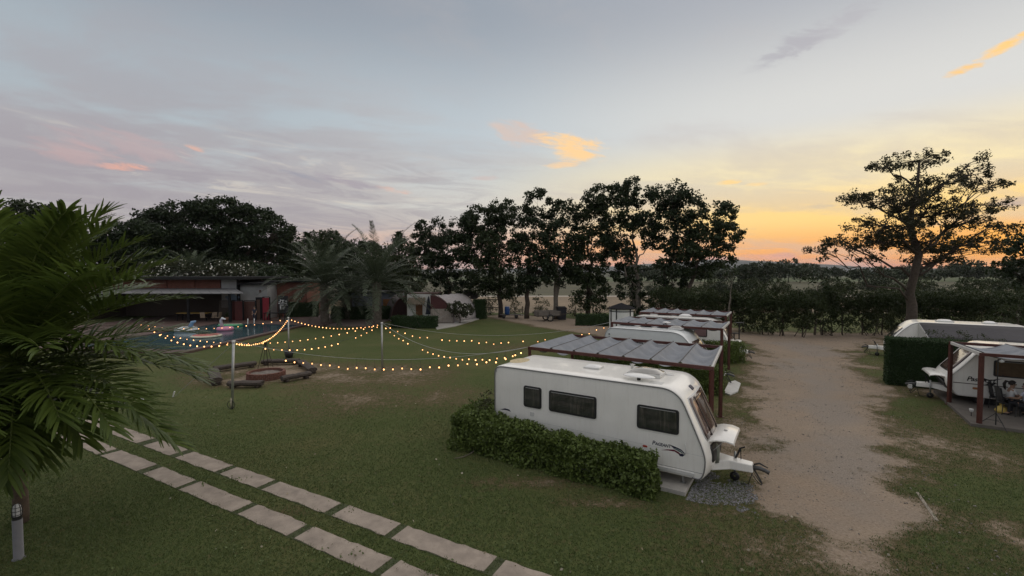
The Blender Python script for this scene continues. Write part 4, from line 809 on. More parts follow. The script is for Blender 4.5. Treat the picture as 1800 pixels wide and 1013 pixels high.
string('tight string of bulbs between the nearest pole and the pole by the pool', T1, T2, .62, 30, seed=2)
string('string of bulbs from the nearest pole into the palm fronds', T1, LA, .5, 13, seed=3)
string('high string of bulbs from the pool pole across the pool', T2, LB_, .55, 20, seed=4)
string('long low string crossing the pool towards the mid-lawn pole', LC, T3, 1.05, 30, seed=5, t0=.1)
string('string of bulbs from the nearest pole to the mid-lawn pole', T1, T3, .75, 18, seed=6, skip=(11, 12), t0=.14)
CA = C1[0] + Vector((0, 0, .05)); CB = C2[0] + Vector((0, 0, .05))
string('bulbs hung under a long pale wire from the nearest pole to the nearest canopy', T1, CA, .62, 26, .28, True, seed=7, t0=.17, t1=.97)
string('bulbs hung under a pale wire from the mid-lawn pole to the nearest canopy', T3, CA, .85, 24, .16, True, (6, 7), seed=8)
string('bulbs hung under a pale wire from the mid-lawn pole to the middle canopy', T3, CB, .75, 30, .3, True, (6, 17, 19, 22, 23, 25), seed=9)
e = empty('guy_rope', T1, 0, 'thin guy rope from the nearest light pole down to the lawn', 'rope'); gp = gnd(306, 698); MB().tube([(0, 0, -.1), gp - T1], .01, 5).build('rope', M_rope, e); MB().tube([gp - T1 + Vector((-.05, 0, 0)), gp - T1 + Vector((.03, 0, .25))], .03, 6).build('peg', M_lgrey, e)
e = empty('lawn_post', gnd(251, 715), 0, 'short grey post standing in the lawn beside the palm', 'post'); MB().tube([(0, 0, 0), (0, 0, .36)], .05, 10).build('shaft', M_steel, e, True); MB().lathe((0, 0, .36), [(.055, -.03), (.06, .02), (0, .05)], 10).build('cap', M_lgrey, e, True)
bo = gnd(33, 982); e = empty('bollard_light', bo, 0, 'grey bollard light with caged white head at the palm foot', 'bollard light')
MB().lathe((0, 0, 0), [(.1, 0), (.1, .01), (.075, .012), (.075, .78), (.0, .78)], 20).build('column', mat('grey_bollard', (.15, .15, .16), .5), e, True); MB().lathe((0, 0, .78), [(.07, 0), (.068, .06), (.072, .07)], 20).build('collar', M_black, e, True)
MB().lathe((0, 0, .85), [(.06, 0), (.065, .12), (.055, .19), (.03, .22), (0, .23)], 18).build('lamp_head', mat('opal_glass', (.5, .5, .5), .3), e, True); cg = MB()
for k in range(3): cg.lathe((0, 0, .87 + .07 * k), [(.072 - .005 * k, 0), (.078 - .005 * k, .006), (.072 - .005 * k, .012)], 18)
for k in range(6): a = k * math.pi / 3; cg.tube([(.074 * math.cos(a), .074 * math.sin(a), .84), (.072 * math.cos(a), .072 * math.sin(a), 1.0), (.04 * math.cos(a), .05 * math.sin(a), 1.09)], .005, 4)
cg.build('cage', M_black, e)

# ------------------------------------------------------------------ palms
def frond_path(az, e0, L, droop, n=14, tw=0.0):
    P = [np.zeros(3)]; T = []; e0 = min(e0, 79)
    for i in range(n):
        t = (i + .5) / n; el = R(e0 - droop * t ** 1.4); a = az + tw * t
        d = np.array([math.cos(a) * math.cos(el), math.sin(a) * math.cos(el), math.sin(el)]); T.append(d); P.append(P[-1] + d * L / n)
    return np.array(P), np.array(T + [T[-1]])
def leaflets(P, T, L, g, per, lmax, v=.35, fwd=.55, t0=.16):
    """base point, direction, side, length of each leaflet on a frond"""
    out = []; n = len(P) - 1
    for k in range(per):
        t = t0 + (1 - t0) * (k + .5) / per
        for s in (-1, 1):
            x = min(t * n + g.normal() * .1, n - .01); x = max(x, 0); i = int(x); p = P[i] + (P[i + 1] - P[i]) * (x - i); tg = T[i]
            sd = np.cross(tg, [0, 0, 1.0]); sd /= np.linalg.norm(sd) + 1e-9; up = np.cross(sd, tg)
            f = fwd + .75 * max(0, t - .55) / .45; d = tg * f + sd * s * (1 - .35 * t) + up * (v + g.normal() * .10) + g.normal(size=3) * .07; d /= np.linalg.norm(d)
            l = lmax * (.45 + .55 * math.sin(math.pi * min(1, (t * .8 + .22)))) * (.88 + .2 * g.random()); out.append((p, d, up, l))
    return out
def leaflet_strip(p, d, up, l, w, droop, n=3):
    sd = np.cross(d, up); sd /= np.linalg.norm(sd) + 1e-9; V = []
    for i in range(n + 1):
        t = i / n; c = p + d * l * t + np.array([0, 0, -droop * l * t * t]); ww = w * (math.sin(math.pi * min(.99, .12 + t * .84)) ** .7) * .5
        V += [c - sd * ww, c + sd * ww]
    return V, [(2 * i, 2 * i + 1, 2 * i + 3, 2 * i + 2) for i in range(n)]
def palm(name, label, base, tz, tr, fr, m, lw, lmax, per, seed, group=None, trunk_m=None, boots=True, droop=.25, individual=(), v=.35):
    g = rng(seed); e = empty(name, base, 0, label, 'palm', group); tb = MB(); n = 12
    tb.tube([(0.02 * math.sin(i), 0, -.05 + (tz + .05) * i / n) for i in range(n + 1)], [tr * (1.1 - .15 * i / n + .05 * (i % 2)) for i in range(n + 1)], 12)
    if boots:
        for k in range(int(tz / .16)):
            for j in range(7):
                a = j * .9 + k * 2.4; z = .15 + k * .16; tb.bar((tr * .8 * math.cos(a), tr * .8 * math.sin(a), z), (tr * 1.28 * math.cos(a), tr * 1.28 * math.sin(a), z + .22), .16, .05)
    tb.build('trunk', trunk_m or M_pbark, e, True); c0 = np.array([0, 0, tz]); rest = MB(); lm = None
    if individual:
        V, Fs = leaflet_strip(np.zeros(3), np.array([1.0, 0, 0]), np.array([0, 0, 1.0]), 1.0, 1.0, 0, 5)
        lms = []
        for q in range(4):
            dr = .10 + .12 * q; V2 = [(p[0], p[1], -dr * p[0] ** 2 - abs(p[1]) * .1) for p in V]; me = MB().add(V2, Fs).mesh('leaflet'); me.materials.append(m); me.polygons.foreach_set('use_smooth', np.ones(len(me.polygons), bool)); lms.append(me)
    for k, (az_, e0, L, dr) in enumerate(fr):
        P, T = frond_path(az_, e0, L, dr, tw=g.normal() * .12); lf = leaflets(P, T, L, g, per, lmax, v)
        mb = MB().tube([tuple(p) for p in P], list(np.linspace(.035, .006, len(P)) * (1 + .4 * (tr > .3))), 5)
        if k in individual:
            o = mb.build('frond', mat('green_rachis', (.10, .13, .03), .5), e, True, 0, tuple(c0))
            for p, d, up, l in lf:
                sd = np.cross(up, d); sd /= np.linalg.norm(sd); up2 = np.cross(d, sd); q = bpy.data.objects.new('leaflet', lms[int(g.integers(0, 4))]); COL.objects.link(q); q.parent = o
                M = Matrix(((d[0] * l, sd[0] * lw, up2[0] * l, p[0]), (d[1] * l, sd[1] * lw, up2[1] * l, p[1]), (d[2] * l, sd[2] * lw, up2[2] * l, p[2]), (0, 0, 0, 1))); q.matrix_basis = M
        elif individual:
            mb.build('frond', mat('green_rachis', (.10, .13, .03), .5), e, True, 0, tuple(c0))
            for p, d, up, l in lf: rest.add(*leaflet_strip(p + c0, d, up, l, lw, droop * (.6 + g.random()), 4))
        else:
            for p, d, up, l in lf: mb.add(*leaflet_strip(p, d, up, l, lw, droop * (.5 + g.random()), 2))
            mb.build('frond', m, e, False, 0, tuple(c0))
    if individual: tag(rest.build('leaflets', m, e, True), kind='stuff')
    return e
# near palm, left edge: fronds listed by heading (0 = towards the right of the picture), lift, length, droop
nf = [(R(-6), 50, 3.9, 50), (R(6), 78, 3.9, 40), (R(-24), 30, 3.7, 52), (R(-34), 8, 3.4, 50)]
g = rng(17)
nf += [(R(a), b + g.normal() * 4, 3.5 + .6 * g.random(), 34 + 18 * g.random()) for a, b in ((20, 36), (60, 82), (-20, 88), (-70, 68), (-95, 40), (-60, -8), (42, 20), (110, 58), (150, 66), (195, 44), (235, 70), (-16, 66), (32, 62), (-110, 80), (-4, -2), (-48, 46), (8, 18), (-125, 10), (-84, -12), (170, 88), (-62, 24), (-30, 74), (18, 52), (-100, 60), (-150, 50), (80, 50), (0, 40), (-12, 14), (25, 2), (-45, 84), (5, 62), (-75, 52), (-20, 54), (-40, 26), (-20, 0), (-88, 20), (-130, 35), (-10, 72))]
nf += [(R(a), b, L, d) for a, b, L, d in ((-30, -32, 2.5, 38), (-52, -36, 2.6, 34), (-75, -20, 2.8, 44), (-100, -34, 2.4, 34), (-20, -14, 2.8, 46), (-42, -18, 3.1, 46), (-64, -40, 2.3, 30), (-86, -2, 3.0, 52), (-118, -25, 2.5, 40), (-5, 6, 3.5, 56), (-35, -45, 2.2, 28))]
palm('near_palm', 'big feathery green palm filling the left edge of the view', (-10.95, 9.95, 0), 3.6, .12, nf, L_palm, .056, 1.02, 52, 5, None, mat('palm_trunk', (.10, .07, .05), .85, var=.3, scale=6, bump=.4), False, .26, (0, 1, 2), .55)
def date_fronds(seed, n, L, lo=-25, hi=82):
    g = rng(seed); return [(i * 2.4 + g.normal() * .15, hi - (hi - lo) * ((i + .5) / n) ** .9 + g.normal() * 5, L * (.85 + .25 * g.random()), 42 + 26 * g.random()) for i in range(n)]
DG = 'date palms beyond the lawn'
for (x, y, tz, L, n, s, lab) in ((663, 571, 4.4, 7.4, 60, 1, 'stout date palm with pale shaggy trunk beside the white-fronted tent'), (571, 569, 4.2, 6.8, 54, 2, 'date palm with pale shaggy trunk behind the pole by the pool'), (612, 563, 2.6, 5.0, 36, 3, 'lower dark date palm between the two pale-trunked palms')):
    palm('date_palm', lab, gnd(x, y), tz, .38, date_fronds(s, n, L, -18), L_date, .07, .8, 40, 40 + s, DG, M_pbark, True, .15)
palm('roof_palm', 'grey green palm rising behind the flat-roofed pool house', (at(340, 500, 62).x, 62, 0), 5.0, .35, date_fronds(8, 34, 4.8, 0, 80), L_date, .08, .75, 26, 48, None, M_pbark, False, .15)
palm('sugar_palm', 'small distant fan-topped palm left of the date palms', (at(541, 430, 120).x, 120, 0), 14.2, .3, date_fronds(9, 26, 2.4, -50, 85), L_dark, .3, 1.0, 9, 49, 'distant fan palms', M_bark, False, .1)
palm('sugar_palm', 'small distant fan-topped palm at the left edge of the tall tree row', (at(701, 430, 120).x, 120, 0), 14.4, .3, date_fronds(10, 26, 2.2, -50, 85), L_dark, .3, 1.0, 9, 50, 'distant fan palms', M_bark, False, .1)

# ------------------------------------------------------------------ trees
TG = 'tall dark trees in a row along the field edge'
for k, (bx, by, lobes, lab, stems) in enumerate([
    (792, 556, [(760, 410, 34, 28), (800, 440, 36, 34), (765, 470, 34, 26), (792, 500, 30, 22), (745, 440, 22, 24), (820, 400, 26, 26)], 'leftmost tall tree of the row, above the white-fronted tent', 0),
    (880, 558, [(850, 390, 42, 30), (885, 375, 30, 24), (835, 430, 40, 32), (880, 430, 40, 34), (860, 478, 44, 30), (892, 508, 30, 17), (842, 505, 24, 14)], 'broad dark tree rising behind the blue barrel cart', 0),
    (926, 560, [(945, 360, 24, 26), (940, 400, 30, 26), (925, 440, 34, 30), (945, 478, 34, 28), (925, 500, 24, 14)], 'narrow-topped tall tree just right of the blue barrel cart', 0),
    (975, 561, [(995, 375, 28, 24), (985, 415, 34, 28), (975, 460, 32, 26), (1000, 485, 28, 18)], 'twin-stemmed tree right behind the wooden hand cart', 1),
    (1033, 560, [(1060, 350, 34, 24), (1040, 385, 34, 30), (1045, 430, 36, 30), (1030, 470, 40, 30), (1040, 515, 34, 32), (1010, 440, 22, 24)], 'tree with foliage hanging low left of the round white hut', 0),
    (1122, 564, [(1110, 338, 34, 22), (1110, 375, 34, 28), (1085, 412, 30, 28), (1132, 402, 28, 22), (1088, 450, 30, 24), (1150, 425, 22, 16), (1130, 535, 20, 22), (1095, 480, 24, 16), (1105, 505, 22, 20)], 'airy forked tree with pale limbs behind the farthest canopy', 1),
    (1165, 566, [(1180, 345, 36, 26), (1205, 365, 32, 28), (1170, 385, 30, 24), (1200, 405, 34, 24), (1195, 440, 28, 20), (1165, 462, 18, 12), (1185, 500, 30, 34)], 'tall tree with two crown tops second from the right of the row', 0),
    (1205, 568, [(1262, 385, 34, 28), (1275, 415, 28, 24), (1240, 420, 30, 26), (1255, 455, 34, 18), (1215, 450, 26, 22), (1225, 478, 28, 16)], 'rightmost tree of the row leaning to the right against the yellow sky', 0)]):
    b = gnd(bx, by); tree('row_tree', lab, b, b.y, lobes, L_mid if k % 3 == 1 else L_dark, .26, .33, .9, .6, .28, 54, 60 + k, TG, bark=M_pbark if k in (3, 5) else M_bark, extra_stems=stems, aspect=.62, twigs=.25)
bt = gnd(1600, 601)
tree('spreading_tree', 'large open-crowned tree standing alone against the sunset on the right', bt, bt.y, [(1600, 285, 58, 13), (1550, 296, 24, 7), (1655, 325, 30, 18), (1708, 305, 30, 20), (1736, 276, 15, 10), (1735, 330, 32, 12), (1742, 362, 34, 14), (1560, 352, 66, 18), (1508, 348, 26, 11), (1630, 368, 52, 24), (1690, 385, 46, 22), (1555, 398, 58, 20), (1492, 428, 46, 12), (1440, 441, 24, 9), (1615, 425, 62, 20), (1700, 432, 56, 18), (1765, 402, 36, 9), (1520, 452, 30, 6), (1640, 458, 50, 8), (1600, 320, 34, 12), (1545, 425, 40, 12)], leafmat('brownish_leaf', (.018, .022, .009), (.055, .055, .022), trans=.25), .34, .34, .68, .38, .17, 38, 81, bark=M_bark, twigs=.6, depth=1.0, leader=.97)
LG = 'trees behind the pool house'
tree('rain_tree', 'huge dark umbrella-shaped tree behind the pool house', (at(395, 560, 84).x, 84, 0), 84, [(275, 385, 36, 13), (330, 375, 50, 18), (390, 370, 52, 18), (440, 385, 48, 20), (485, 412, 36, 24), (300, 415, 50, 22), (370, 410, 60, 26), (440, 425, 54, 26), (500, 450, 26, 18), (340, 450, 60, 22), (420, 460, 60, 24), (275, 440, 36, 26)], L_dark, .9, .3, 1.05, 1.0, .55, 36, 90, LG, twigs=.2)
tree('broad_tree', 'dark rounded tree showing over the near palm at the far left', (at(60, 560, 66).x, 66, 0), 66, [(50, 375, 34, 18), (95, 392, 36, 20), (60, 410, 50, 28), (115, 420, 28, 22), (20, 420, 40, 40), (80, 450, 55, 30)], L_mid, .4, .4, 1.4, .95, .5, 36, 91, LG, twigs=.2)
tree('broad_tree', 'dark bushy tree between the near palm and the umbrella tree', (at(230, 560, 76).x, 76, 0), 76, [(215, 412, 36, 18), (250, 410, 40, 18), (230, 445, 50, 30), (180, 440, 36, 26), (265, 470, 40, 26), (200, 480, 44, 24)], L_dark, .35, .4, 1.4, 1.0, .5, 36, 92, LG, twigs=.2)
tree('bare_tree', 'thin nearly leafless tree poking above the dark trees left', (at(190, 560, 90).x, 90, 0), 90, [(190, 383, 16, 12), (180, 392, 10, 8), (200, 392, 10, 8)], leafmat('sparse_leaf', (.06, .045, .03), (.10, .075, .05)), .14, .86, .8, .5, .16, 5, 93, LG, twigs=1.0)
for k, (x, y, r, h, Yd, lab) in enumerate(((575, 424, 26, 20, 100, 'small round tree over the left date palm'), (600, 440, 22, 18, 95, 'dark bush-like tree between the date palms'), (520, 455, 30, 30, 90, 'dark tree filling the gap beside the umbrella tree'), (640, 455, 40, 30, 92, 'dark tree behind the stout date palm'), (705, 455, 30, 35, 88, 'dark tree left of the tall row trees'), (470, 490, 40, 24, 70, 'dark leafy tree behind the white end of the pool house'))):
    tree('background_tree', lab, (at(x, 560, Yd).x, Yd, 0), Yd, [(x, y, r, h), (x - r * .5, y + h, r * .9, h), (x + r * .4, y + h * 1.3, r, h * 1.1), (x, y + h * 2.4, r * 1.1, h)], L_dark if k % 2 else L_mid, .22, .3, 1.3, 1.0, .52, 34, 100 + k, 'small trees behind the date palms', twigs=.15)
# frangipani behind the pool house, in flower
def flowers(e, base, lobes, Y, n, seed, size=.12):
    g = rng(seed); C = np.concatenate([ell_points(g, n, at(x, y, Y), (rx * Y / F, rx * Y / F * .8, ry * Y / F), 1.0) for x, y, rx, ry in lobes]); C = C[C[:, 1] < Y + .3]
    link('blossoms', leaf_mesh('blossoms', C - np.array(base), np.full(len(C), size), g, .8), L_flower, e)
for k, (lobes, lab) in enumerate((([(270, 474, 32, 14), (310, 470, 32, 14), (345, 476, 28, 13)], 'white-flowering frangipani over the left half of the pool house roof'), ([(395, 472, 28, 14), (425, 478, 20, 16), (440, 490, 14, 20)], 'white-flowering frangipani over the right end of the pool house roof'))):
    Yf = 61; x = np.mean([l[0] for l in lobes]); b = (at(x, 560, Yf).x, Yf, 0); e = tree('frangipani_tree', lab, b, Yf, lobes, leafmat('frangipani_leaf', (.03, .04, .02), (.075, .085, .04)), .15, .5, .9, .5, .3, 18, 110 + k, 'flowering frangipani trees'); flowers(e, b, lobes, Yf - .3, 60, 120 + k, .26)
fb = gnd(809, 569); lobes = [(800, 540, 14, 10), (818, 545, 16, 11), (806, 551, 15, 8)]
e = tree('frangipani_tree', 'low rounded white-flowering frangipani in front of the beige tent', fb, fb.y, lobes, leafmat('frangipani_leaf', (.03, .04, .02), (.075, .085, .04)), .08, .35, 1.3, .3, .22, 22, 130, 'flowering frangipani trees', bark=M_pbark); flowers(e, fb, lobes, fb.y - .3, 22, 131, .13)

# bamboo and shrubs along the right boundary
g = rng(200); BX = list(np.linspace(1166, 1795, 19)); BN = ('first', 'second', 'third', 'fourth', 'fifth', 'sixth', 'seventh', 'eighth', 'ninth', 'tenth', 'eleventh', 'twelfth', 'thirteenth', 'fourteenth', 'fifteenth', 'sixteenth', 'seventeenth', 'eighteenth', 'nineteenth')
for k, x in enumerate(BX):
    by = float(np.interp(x, (1166, 1230, 1400, 1540, 1800), (572, 581, 590, 589, 589))) + g.normal() * 1.5; b = gnd(x, by); hgt = 3.55 + .5 * g.random(); w = 1.35 + .3 * g.random()
    L_ = [(b.x + g.normal() * .2, b.y, hgt * .82, w, .8), (b.x + g.normal() * .3, b.y, hgt * .62, w * 1.1, .8), (b.x - w * .5, b.y, hgt * .75, w * .7, .6), (b.x + w * .5, b.y, hgt * .78, w * .7, .6), (b.x, b.y, hgt * .38, w * .75, .7), (b.x + g.normal() * .4, b.y, hgt * .2, w * .5, .5)]
    tree('bamboo_clump', f'{BN[k]} bamboo clump from the left in the boundary screen right of the tall trees', b, b.y, L_, L_bamboo, .05, .5, 1.5, .46, .26, 26, 210 + k, 'bamboo clumps screening the right boundary', 'bamboo', extra_stems=3, pxl=False, aspect=.28, up=.6, depth=.8, twigs=.12)
for k, (x, y, h, lab) in enumerate(((862, 553, 34, 'slim shrub right of the satellite dish'), (905, 553, 30, 'shrub behind the blue barrel cart'), (950, 554, 34, 'shrub left of the wooden hand cart'), (1010, 556, 30, 'shrub right of the dark bin'), (1055, 556, 22, 'low shrub left of the round white hut'), (1110, 560, 40, 'shrub right of the round white hut'))):
    b = gnd(x, y); tree('boundary_shrub', lab, b, b.y, [(x, y - h * .8, 11, h * .3), (x + 4, y - h * .45, 13, h * .35), (x - 4, y - h * .2, 10, h * .2)], L_bamboo, .04, .5, .9, .4, .22, 18, 240 + k, 'shrubs under the tall tree row', 'shrub', extra_stems=2, aspect=.35)
for k, (x, y, lobes, lab) in enumerate(((1432, 589, [(1440, 455, 12, 7), (1425, 490, 14, 8), (1460, 495, 18, 9), (1448, 515, 16, 8), (1412, 485, 8, 6)], 'thin crooked young tree in front of the bamboo right of centre'), (1283, 588, [(1283, 468, 8, 3), (1290, 478, 8, 4), (1274, 484, 8, 4)], 'very thin wispy sapling near the flat-topped posts'))):
    b = gnd(x, y); tree('young_tree', lab, b, b.y, lobes, L_mid, .08, .5, .9, .35, .24, 12, 250 + k, None, bark=M_pbark, twigs=.9, extra_stems=1 - k)
tree('broad_tree', 'dark tree cut by the right edge of the picture', (at(1800, 560, 44).x, 44, 0), 44, [(1790, 432, 32, 16), (1810, 455, 46, 22), (1780, 475, 36, 18), (1800, 500, 40, 24), (1830, 420, 30, 20)], L_dark, .3, .4, .8, .7, .36, 30, 260, None, twigs=.3)
tree('feathery_shrub', 'light feathery branching shrub at the right edge above the caravan', (at(1790, 590, 33).x, 33, 0), 33, [(1790, 545, 26, 7), (1775, 560, 26, 7), (1800, 525, 20, 7), (1795, 572, 24, 7)], L_bamboo, .06, .5, 1, .3, .12, 26, 261, None, 'shrub', twigs=.8)
# far trees across the fields
g = rng(400); FN = 64; DN = ('pale', 'rounded', 'low', 'broad', 'slender', 'squat', 'tall', 'ragged')
for k in range(FN):
    Yd = 230 + 260 * g.random(); x = (g.random() * .66 + .6) * 1500 if k else 1320; x = 1130 + 680 * k / FN + g.normal() * 8; hh = 6 + 7 * g.random() * g.random() + .012 * (Yd - 230); w = hh * (.45 + .4 * g.random()); X = at(x, 480, Yd).x
    tree('distant_tree', 'small hazy tree in the far line across the fields below the hills', (X, Yd, 0), Yd, [(X, Yd, hh * .7, w, hh * .3), (X - w * .6, Yd, hh * .5, w * .7, hh * .3), (X + w * .6, Yd, hh * .5, w * .7, hh * .28)], L_far, .2, .3, .5, 1.8, 1.5, 12, 410 + k, 'distant trees across the fields', pxl=False, twigs=0)
g = rng(470)
for k in range(16):
    Yd = 66 + 70 * g.random(); x = 1150 + 660 * (k + g.random() * .6) / 16; X = at(x, 480, Yd).x; hh = 2.6 + 1.8 * g.random(); w = 2.0 + 1.6 * g.random()
    tree('field_bush', 'dark bush in the field showing just over the bamboo screen', (X, Yd, 0), Yd, [(X, Yd, hh * .6, w, hh * .4), (X + w * .7, Yd, hh * .45, w * .7, hh * .35), (X - w * .7, Yd, hh * .4, w * .8, hh * .3)], L_bamboo if k % 3 else L_far, .08, .3, .9, .6, .34, 22, 470 + k, 'bushes in the field behind the bamboo screen', 'bush', pxl=False, twigs=.1)
b = (at(1330, 480, 150).x, 150, 0); tree('field_tree', 'rounded green tree in the field beyond the bamboo, left of the young tree', b, 150, [(1318, 478, 22, 14), (1345, 472, 18, 14), (1330, 492, 30, 10)], L_far, .25, .3, .9, 1.0, .6, 26, 450)
b = (at(1540, 480, 120).x, 120, 0); tree('field_tree', 'hazy thin-leaved tree in the field left of the big sunset tree', b, 120, [(1545, 485, 26, 16), (1530, 500, 26, 12), (1565, 500, 20, 12)], L_far, .2, .3, .7, .8, .4, 16, 451)

# ------------------------------------------------------------------ pool, deck and pool house
M_deck = mat('red_brown_deck', (.095, .058, .048), .75, var=.2, scale=2)
M_tile = mat('dark_pool_tile', (.02, .035, .05), .3)
pc, pu, pv = Vector((-21.7, 46.4, 0)), Vector((-.985, .17, 0)), Vector((-.06, -1, 0)).normalized()
PW, PL = 9.5, 15.0
def pq(a, b, z=0): p = pc + pu * a + pv * b; return (p.x, p.y, z)
def slab_quad(name, a0, a1, b0, b1, z0, z1, m, parent=None):
    V = [pq(a, b, z) for z in (z0, z1) for a, b in ((a0, b0), (a1, b0), (a1, b1), (a0, b1))]
    return MB().add(V, [(3, 2, 1, 0), (4, 5, 6, 7), (0, 1, 5, 4), (1, 2, 6, 5), (2, 3, 7, 6), (3, 0, 4, 7)]).build(name, m, parent)
for a0, a1, b0, b1 in ((-2.5, 22, -12, 0), (-.55, 0, 0, PL), (PW, 22, 0, PL), (-.55, 22, PL, PL + 1.2)): tag(slab_quad('pool_deck', a0, a1, b0, b1, -.04, .16, M_deck), kind='structure')
tag(slab_quad('deck_apron', -7.5, -2.52, -7, -.6, -.04, .1, mat('grey_brown_deck', (.15, .115, .10), .8, var=.2)), kind='structure')
for a0, a1, b0, b1 in ((.002, .07, .002, PL - .002), (.072, PW - .002, .002, .07)): tag(slab_quad('tile_band', a0, a1, b0, b1, -.03, .152, M_tile), kind='structure')
wm_ = mat('pool_water', (.035, .085, .10), .16, var=.2, scale=.5, bump=.3, bscale=4); tag(slab_quad('pool_water', .072, PW - .002, .072, PL - .002, -.03, .09, wm_), kind='structure')
e = empty('pool_ladder', (0, 0, 0), 0, 'chrome handrails of the pool steps at the far pool edge', 'ladder')
for x in (433, 444):
    b = gnd(x, 573, .16); MB().tube([(b.x, b.y + .25, .1), (b.x, b.y + .25, .75), (b.x + .1, b.y + .1, .95), (b.x + .35, b.y - .3, .75), (b.x + .4, b.y - .45, -.02)], .035, 8).build('handrail', M_chrome, e, True)
def ring_float(name, label, px, py, R0, r0, m, extra=None, z=.09):
    c = gnd(px, py, z); e = empty(name, c, 0, label, 'pool float', 'inflatable floats on the pool'); mb = MB().lathe((0, 0, r0 * .75), [(R0 + r0 * math.cos(t), r0 * math.sin(t)) for t in np.linspace(0, 2 * math.pi, 13)], 28); mb.build('ring', m, e, True); return e
pink = mat('pink_vinyl', (.62, .25, .38), .35); whitev = mat('white_vinyl', (.62, .66, .7), .35)
e = ring_float('ring_float', 'pink and white swan-like ring float in the pool middle', 396, 581, .52, .2, pink)
MB().tube([(-.3, 0, .4), (-.4, 0, .9), (-.2, -.1, 1.15), (.1, -.1, 1.05)], [.15, .12, .11, .07], 10).build('neck', whitev, e, True)
e = ring_float('ring_float', 'white ring float with blue patches near the palm fronds', 327, 583, .7, .23, whitev); MB().tube([(.4, 0, .4), (.6, 0, .85), (.9, 0, .95)], [.2, .16, .08], 10).build('neck', mat('blue_vinyl', (.2, .35, .55), .4), e, True)
e = empty('float_mat', gnd(363, 592, .09), 0, 'flat watermelon-coloured float mat lying on the water', 'pool float', 'inflatable floats on the pool')
MB().lathe((0, 0, 0), [(0, .16), (1.0, .16), (1.12, .1), (1.05, 0), (0, 0)], 24).build('mat', mat('melon_red', (.45, .10, .08), .5), e, True); MB().lathe((0, 0, 0), [(1.0, .162), (1.13, .12), (1.16, .06), (1.06, .0)], 24).build('rind', mat('pale_rind', (.55, .55, .42), .5), e, True)
e = empty('float_mat', gnd(405, 573.5, .09), 0, 'green leaf-shaped float at the far side of the pool', 'pool float', 'inflatable floats on the pool'); mb = MB().lathe((0, 0, 0), [(0, .2), (.9, .16), (1.0, .08), (.9, 0), (0, 0)], 20); mb.v = [(p[0] * 1.3, p[1] * .6, p[2]) for p in mb.v]; mb.build('mat', mat('green_vinyl', (.05, .35, .16), .4), e, True); MB().tube([(-1.2, 0, .2), (1.2, 0, .22)], .04, 6).build('midrib', mat('pale_rind', (.5, .5, .4), .5), e)
# pool house
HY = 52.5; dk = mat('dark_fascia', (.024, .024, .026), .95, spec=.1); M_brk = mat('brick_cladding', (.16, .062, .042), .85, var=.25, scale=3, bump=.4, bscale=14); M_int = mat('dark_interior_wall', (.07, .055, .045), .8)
M_shadeplas = mat('shaded_white_plaster', (.34, .345, .34), .85, var=.15, scale=1.2)  # white plaster again, with the building's shade put into its colour
def hx(px, Y=HY): return at(px, 500, Y).x
def hz(py, Y=HY): return at(400, py, Y).z
x0, x1 = hx(150), hx(437); hb = Vector(((x0 + x1) / 2, HY, 0)); e = empty('pool_house', hb, 0, 'low flat-roofed brick pool house with dark open front beyond the pool', 'building')
def hbox(name, xa, xb, ya, yb, za, zb, m, parent=e, bevel=0): return MB().box(((xa + xb) / 2 - hb.x, (ya + yb) / 2 - hb.y, (za + zb) / 2), (xb - xa, yb - ya, zb - za)).build(name, m, parent, False, bevel)
rt = hz(487)
rf = hbox('roof', x0 - .5, x1 + .2, HY - 1.2, HY + 9, rt - .28, rt, dk); hbox('fascia', x0 - .45, x1 + .15, HY - 1.23, HY - 1.202, rt - .3, rt - .05, mat('grey_fascia', (.03, .03, .03), .9, spec=.1), rf)
edges = [hx(p) for p in (150, 196, 238, 295, 344, 389)]
for a, b in zip(edges, edges[1:]): hbox('brick_panel', a + .05, b - .05, HY - .12, HY, hz(509), rt - .29, M_brk)
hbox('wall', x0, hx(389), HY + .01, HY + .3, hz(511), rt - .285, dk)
hbox('plaster_panel', hx(390), hx(417), HY - .1, HY + .2, hz(541), rt - .29, M_shadeplas)
hbox('wall', hx(417) + .0, hx(419), HY - .14, HY + .25, 0.1, rt - .29, dk)
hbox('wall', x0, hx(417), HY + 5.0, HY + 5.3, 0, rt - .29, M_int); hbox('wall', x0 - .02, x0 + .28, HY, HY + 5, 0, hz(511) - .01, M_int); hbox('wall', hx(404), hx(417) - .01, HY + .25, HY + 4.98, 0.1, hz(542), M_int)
q = MB(); za, zb = hz(507), hz(516, HY - 4); q.add([(hx(150) - hb.x, -.13, za), (hx(415) - hb.x, -.13, za), (hx(428, HY - 4) - hb.x, -4, zb), (hx(150, HY - 4) - hb.x, -4, zb), (hx(150) - hb.x, -.13, za - .06), (hx(415) - hb.x, -.13, za - .06), (hx(428, HY - 4) - hb.x, -4, zb - .06), (hx(150, HY - 4) - hb.x, -4, zb - .06)], [(0, 1, 2, 3), (7, 6, 5, 4), (0, 4, 5, 1), (1, 5, 6, 2), (2, 6, 7, 3), (3, 7, 4, 0)]); aw_ = q.build('awning_roof', mat('sheet_metal', (.15, .15, .155), .6, .1, var=.2, scale=1.5), e)
rb = MB()
for k in range(16): t = k / 15; xa = hx(165) + (hx(412) - hx(165)) * t; xb = hx(165, HY - 4) + (hx(424, HY - 4) - hx(165, HY - 4)) * t; rb.bar((xa - hb.x, -.15, za + .02), (xb - hb.x, -3.98, zb + .02), .06, .05)
rb.build('roof_ribs', mat('sheet_metal', (.3, .3, .31), .4), aw_)
for p in (330, 403): hbox('column', hx(p, HY - 3.7) - .1, hx(p, HY - 3.7) + .1, HY - 3.8, HY - 3.6, .16, zb - .05, dk)
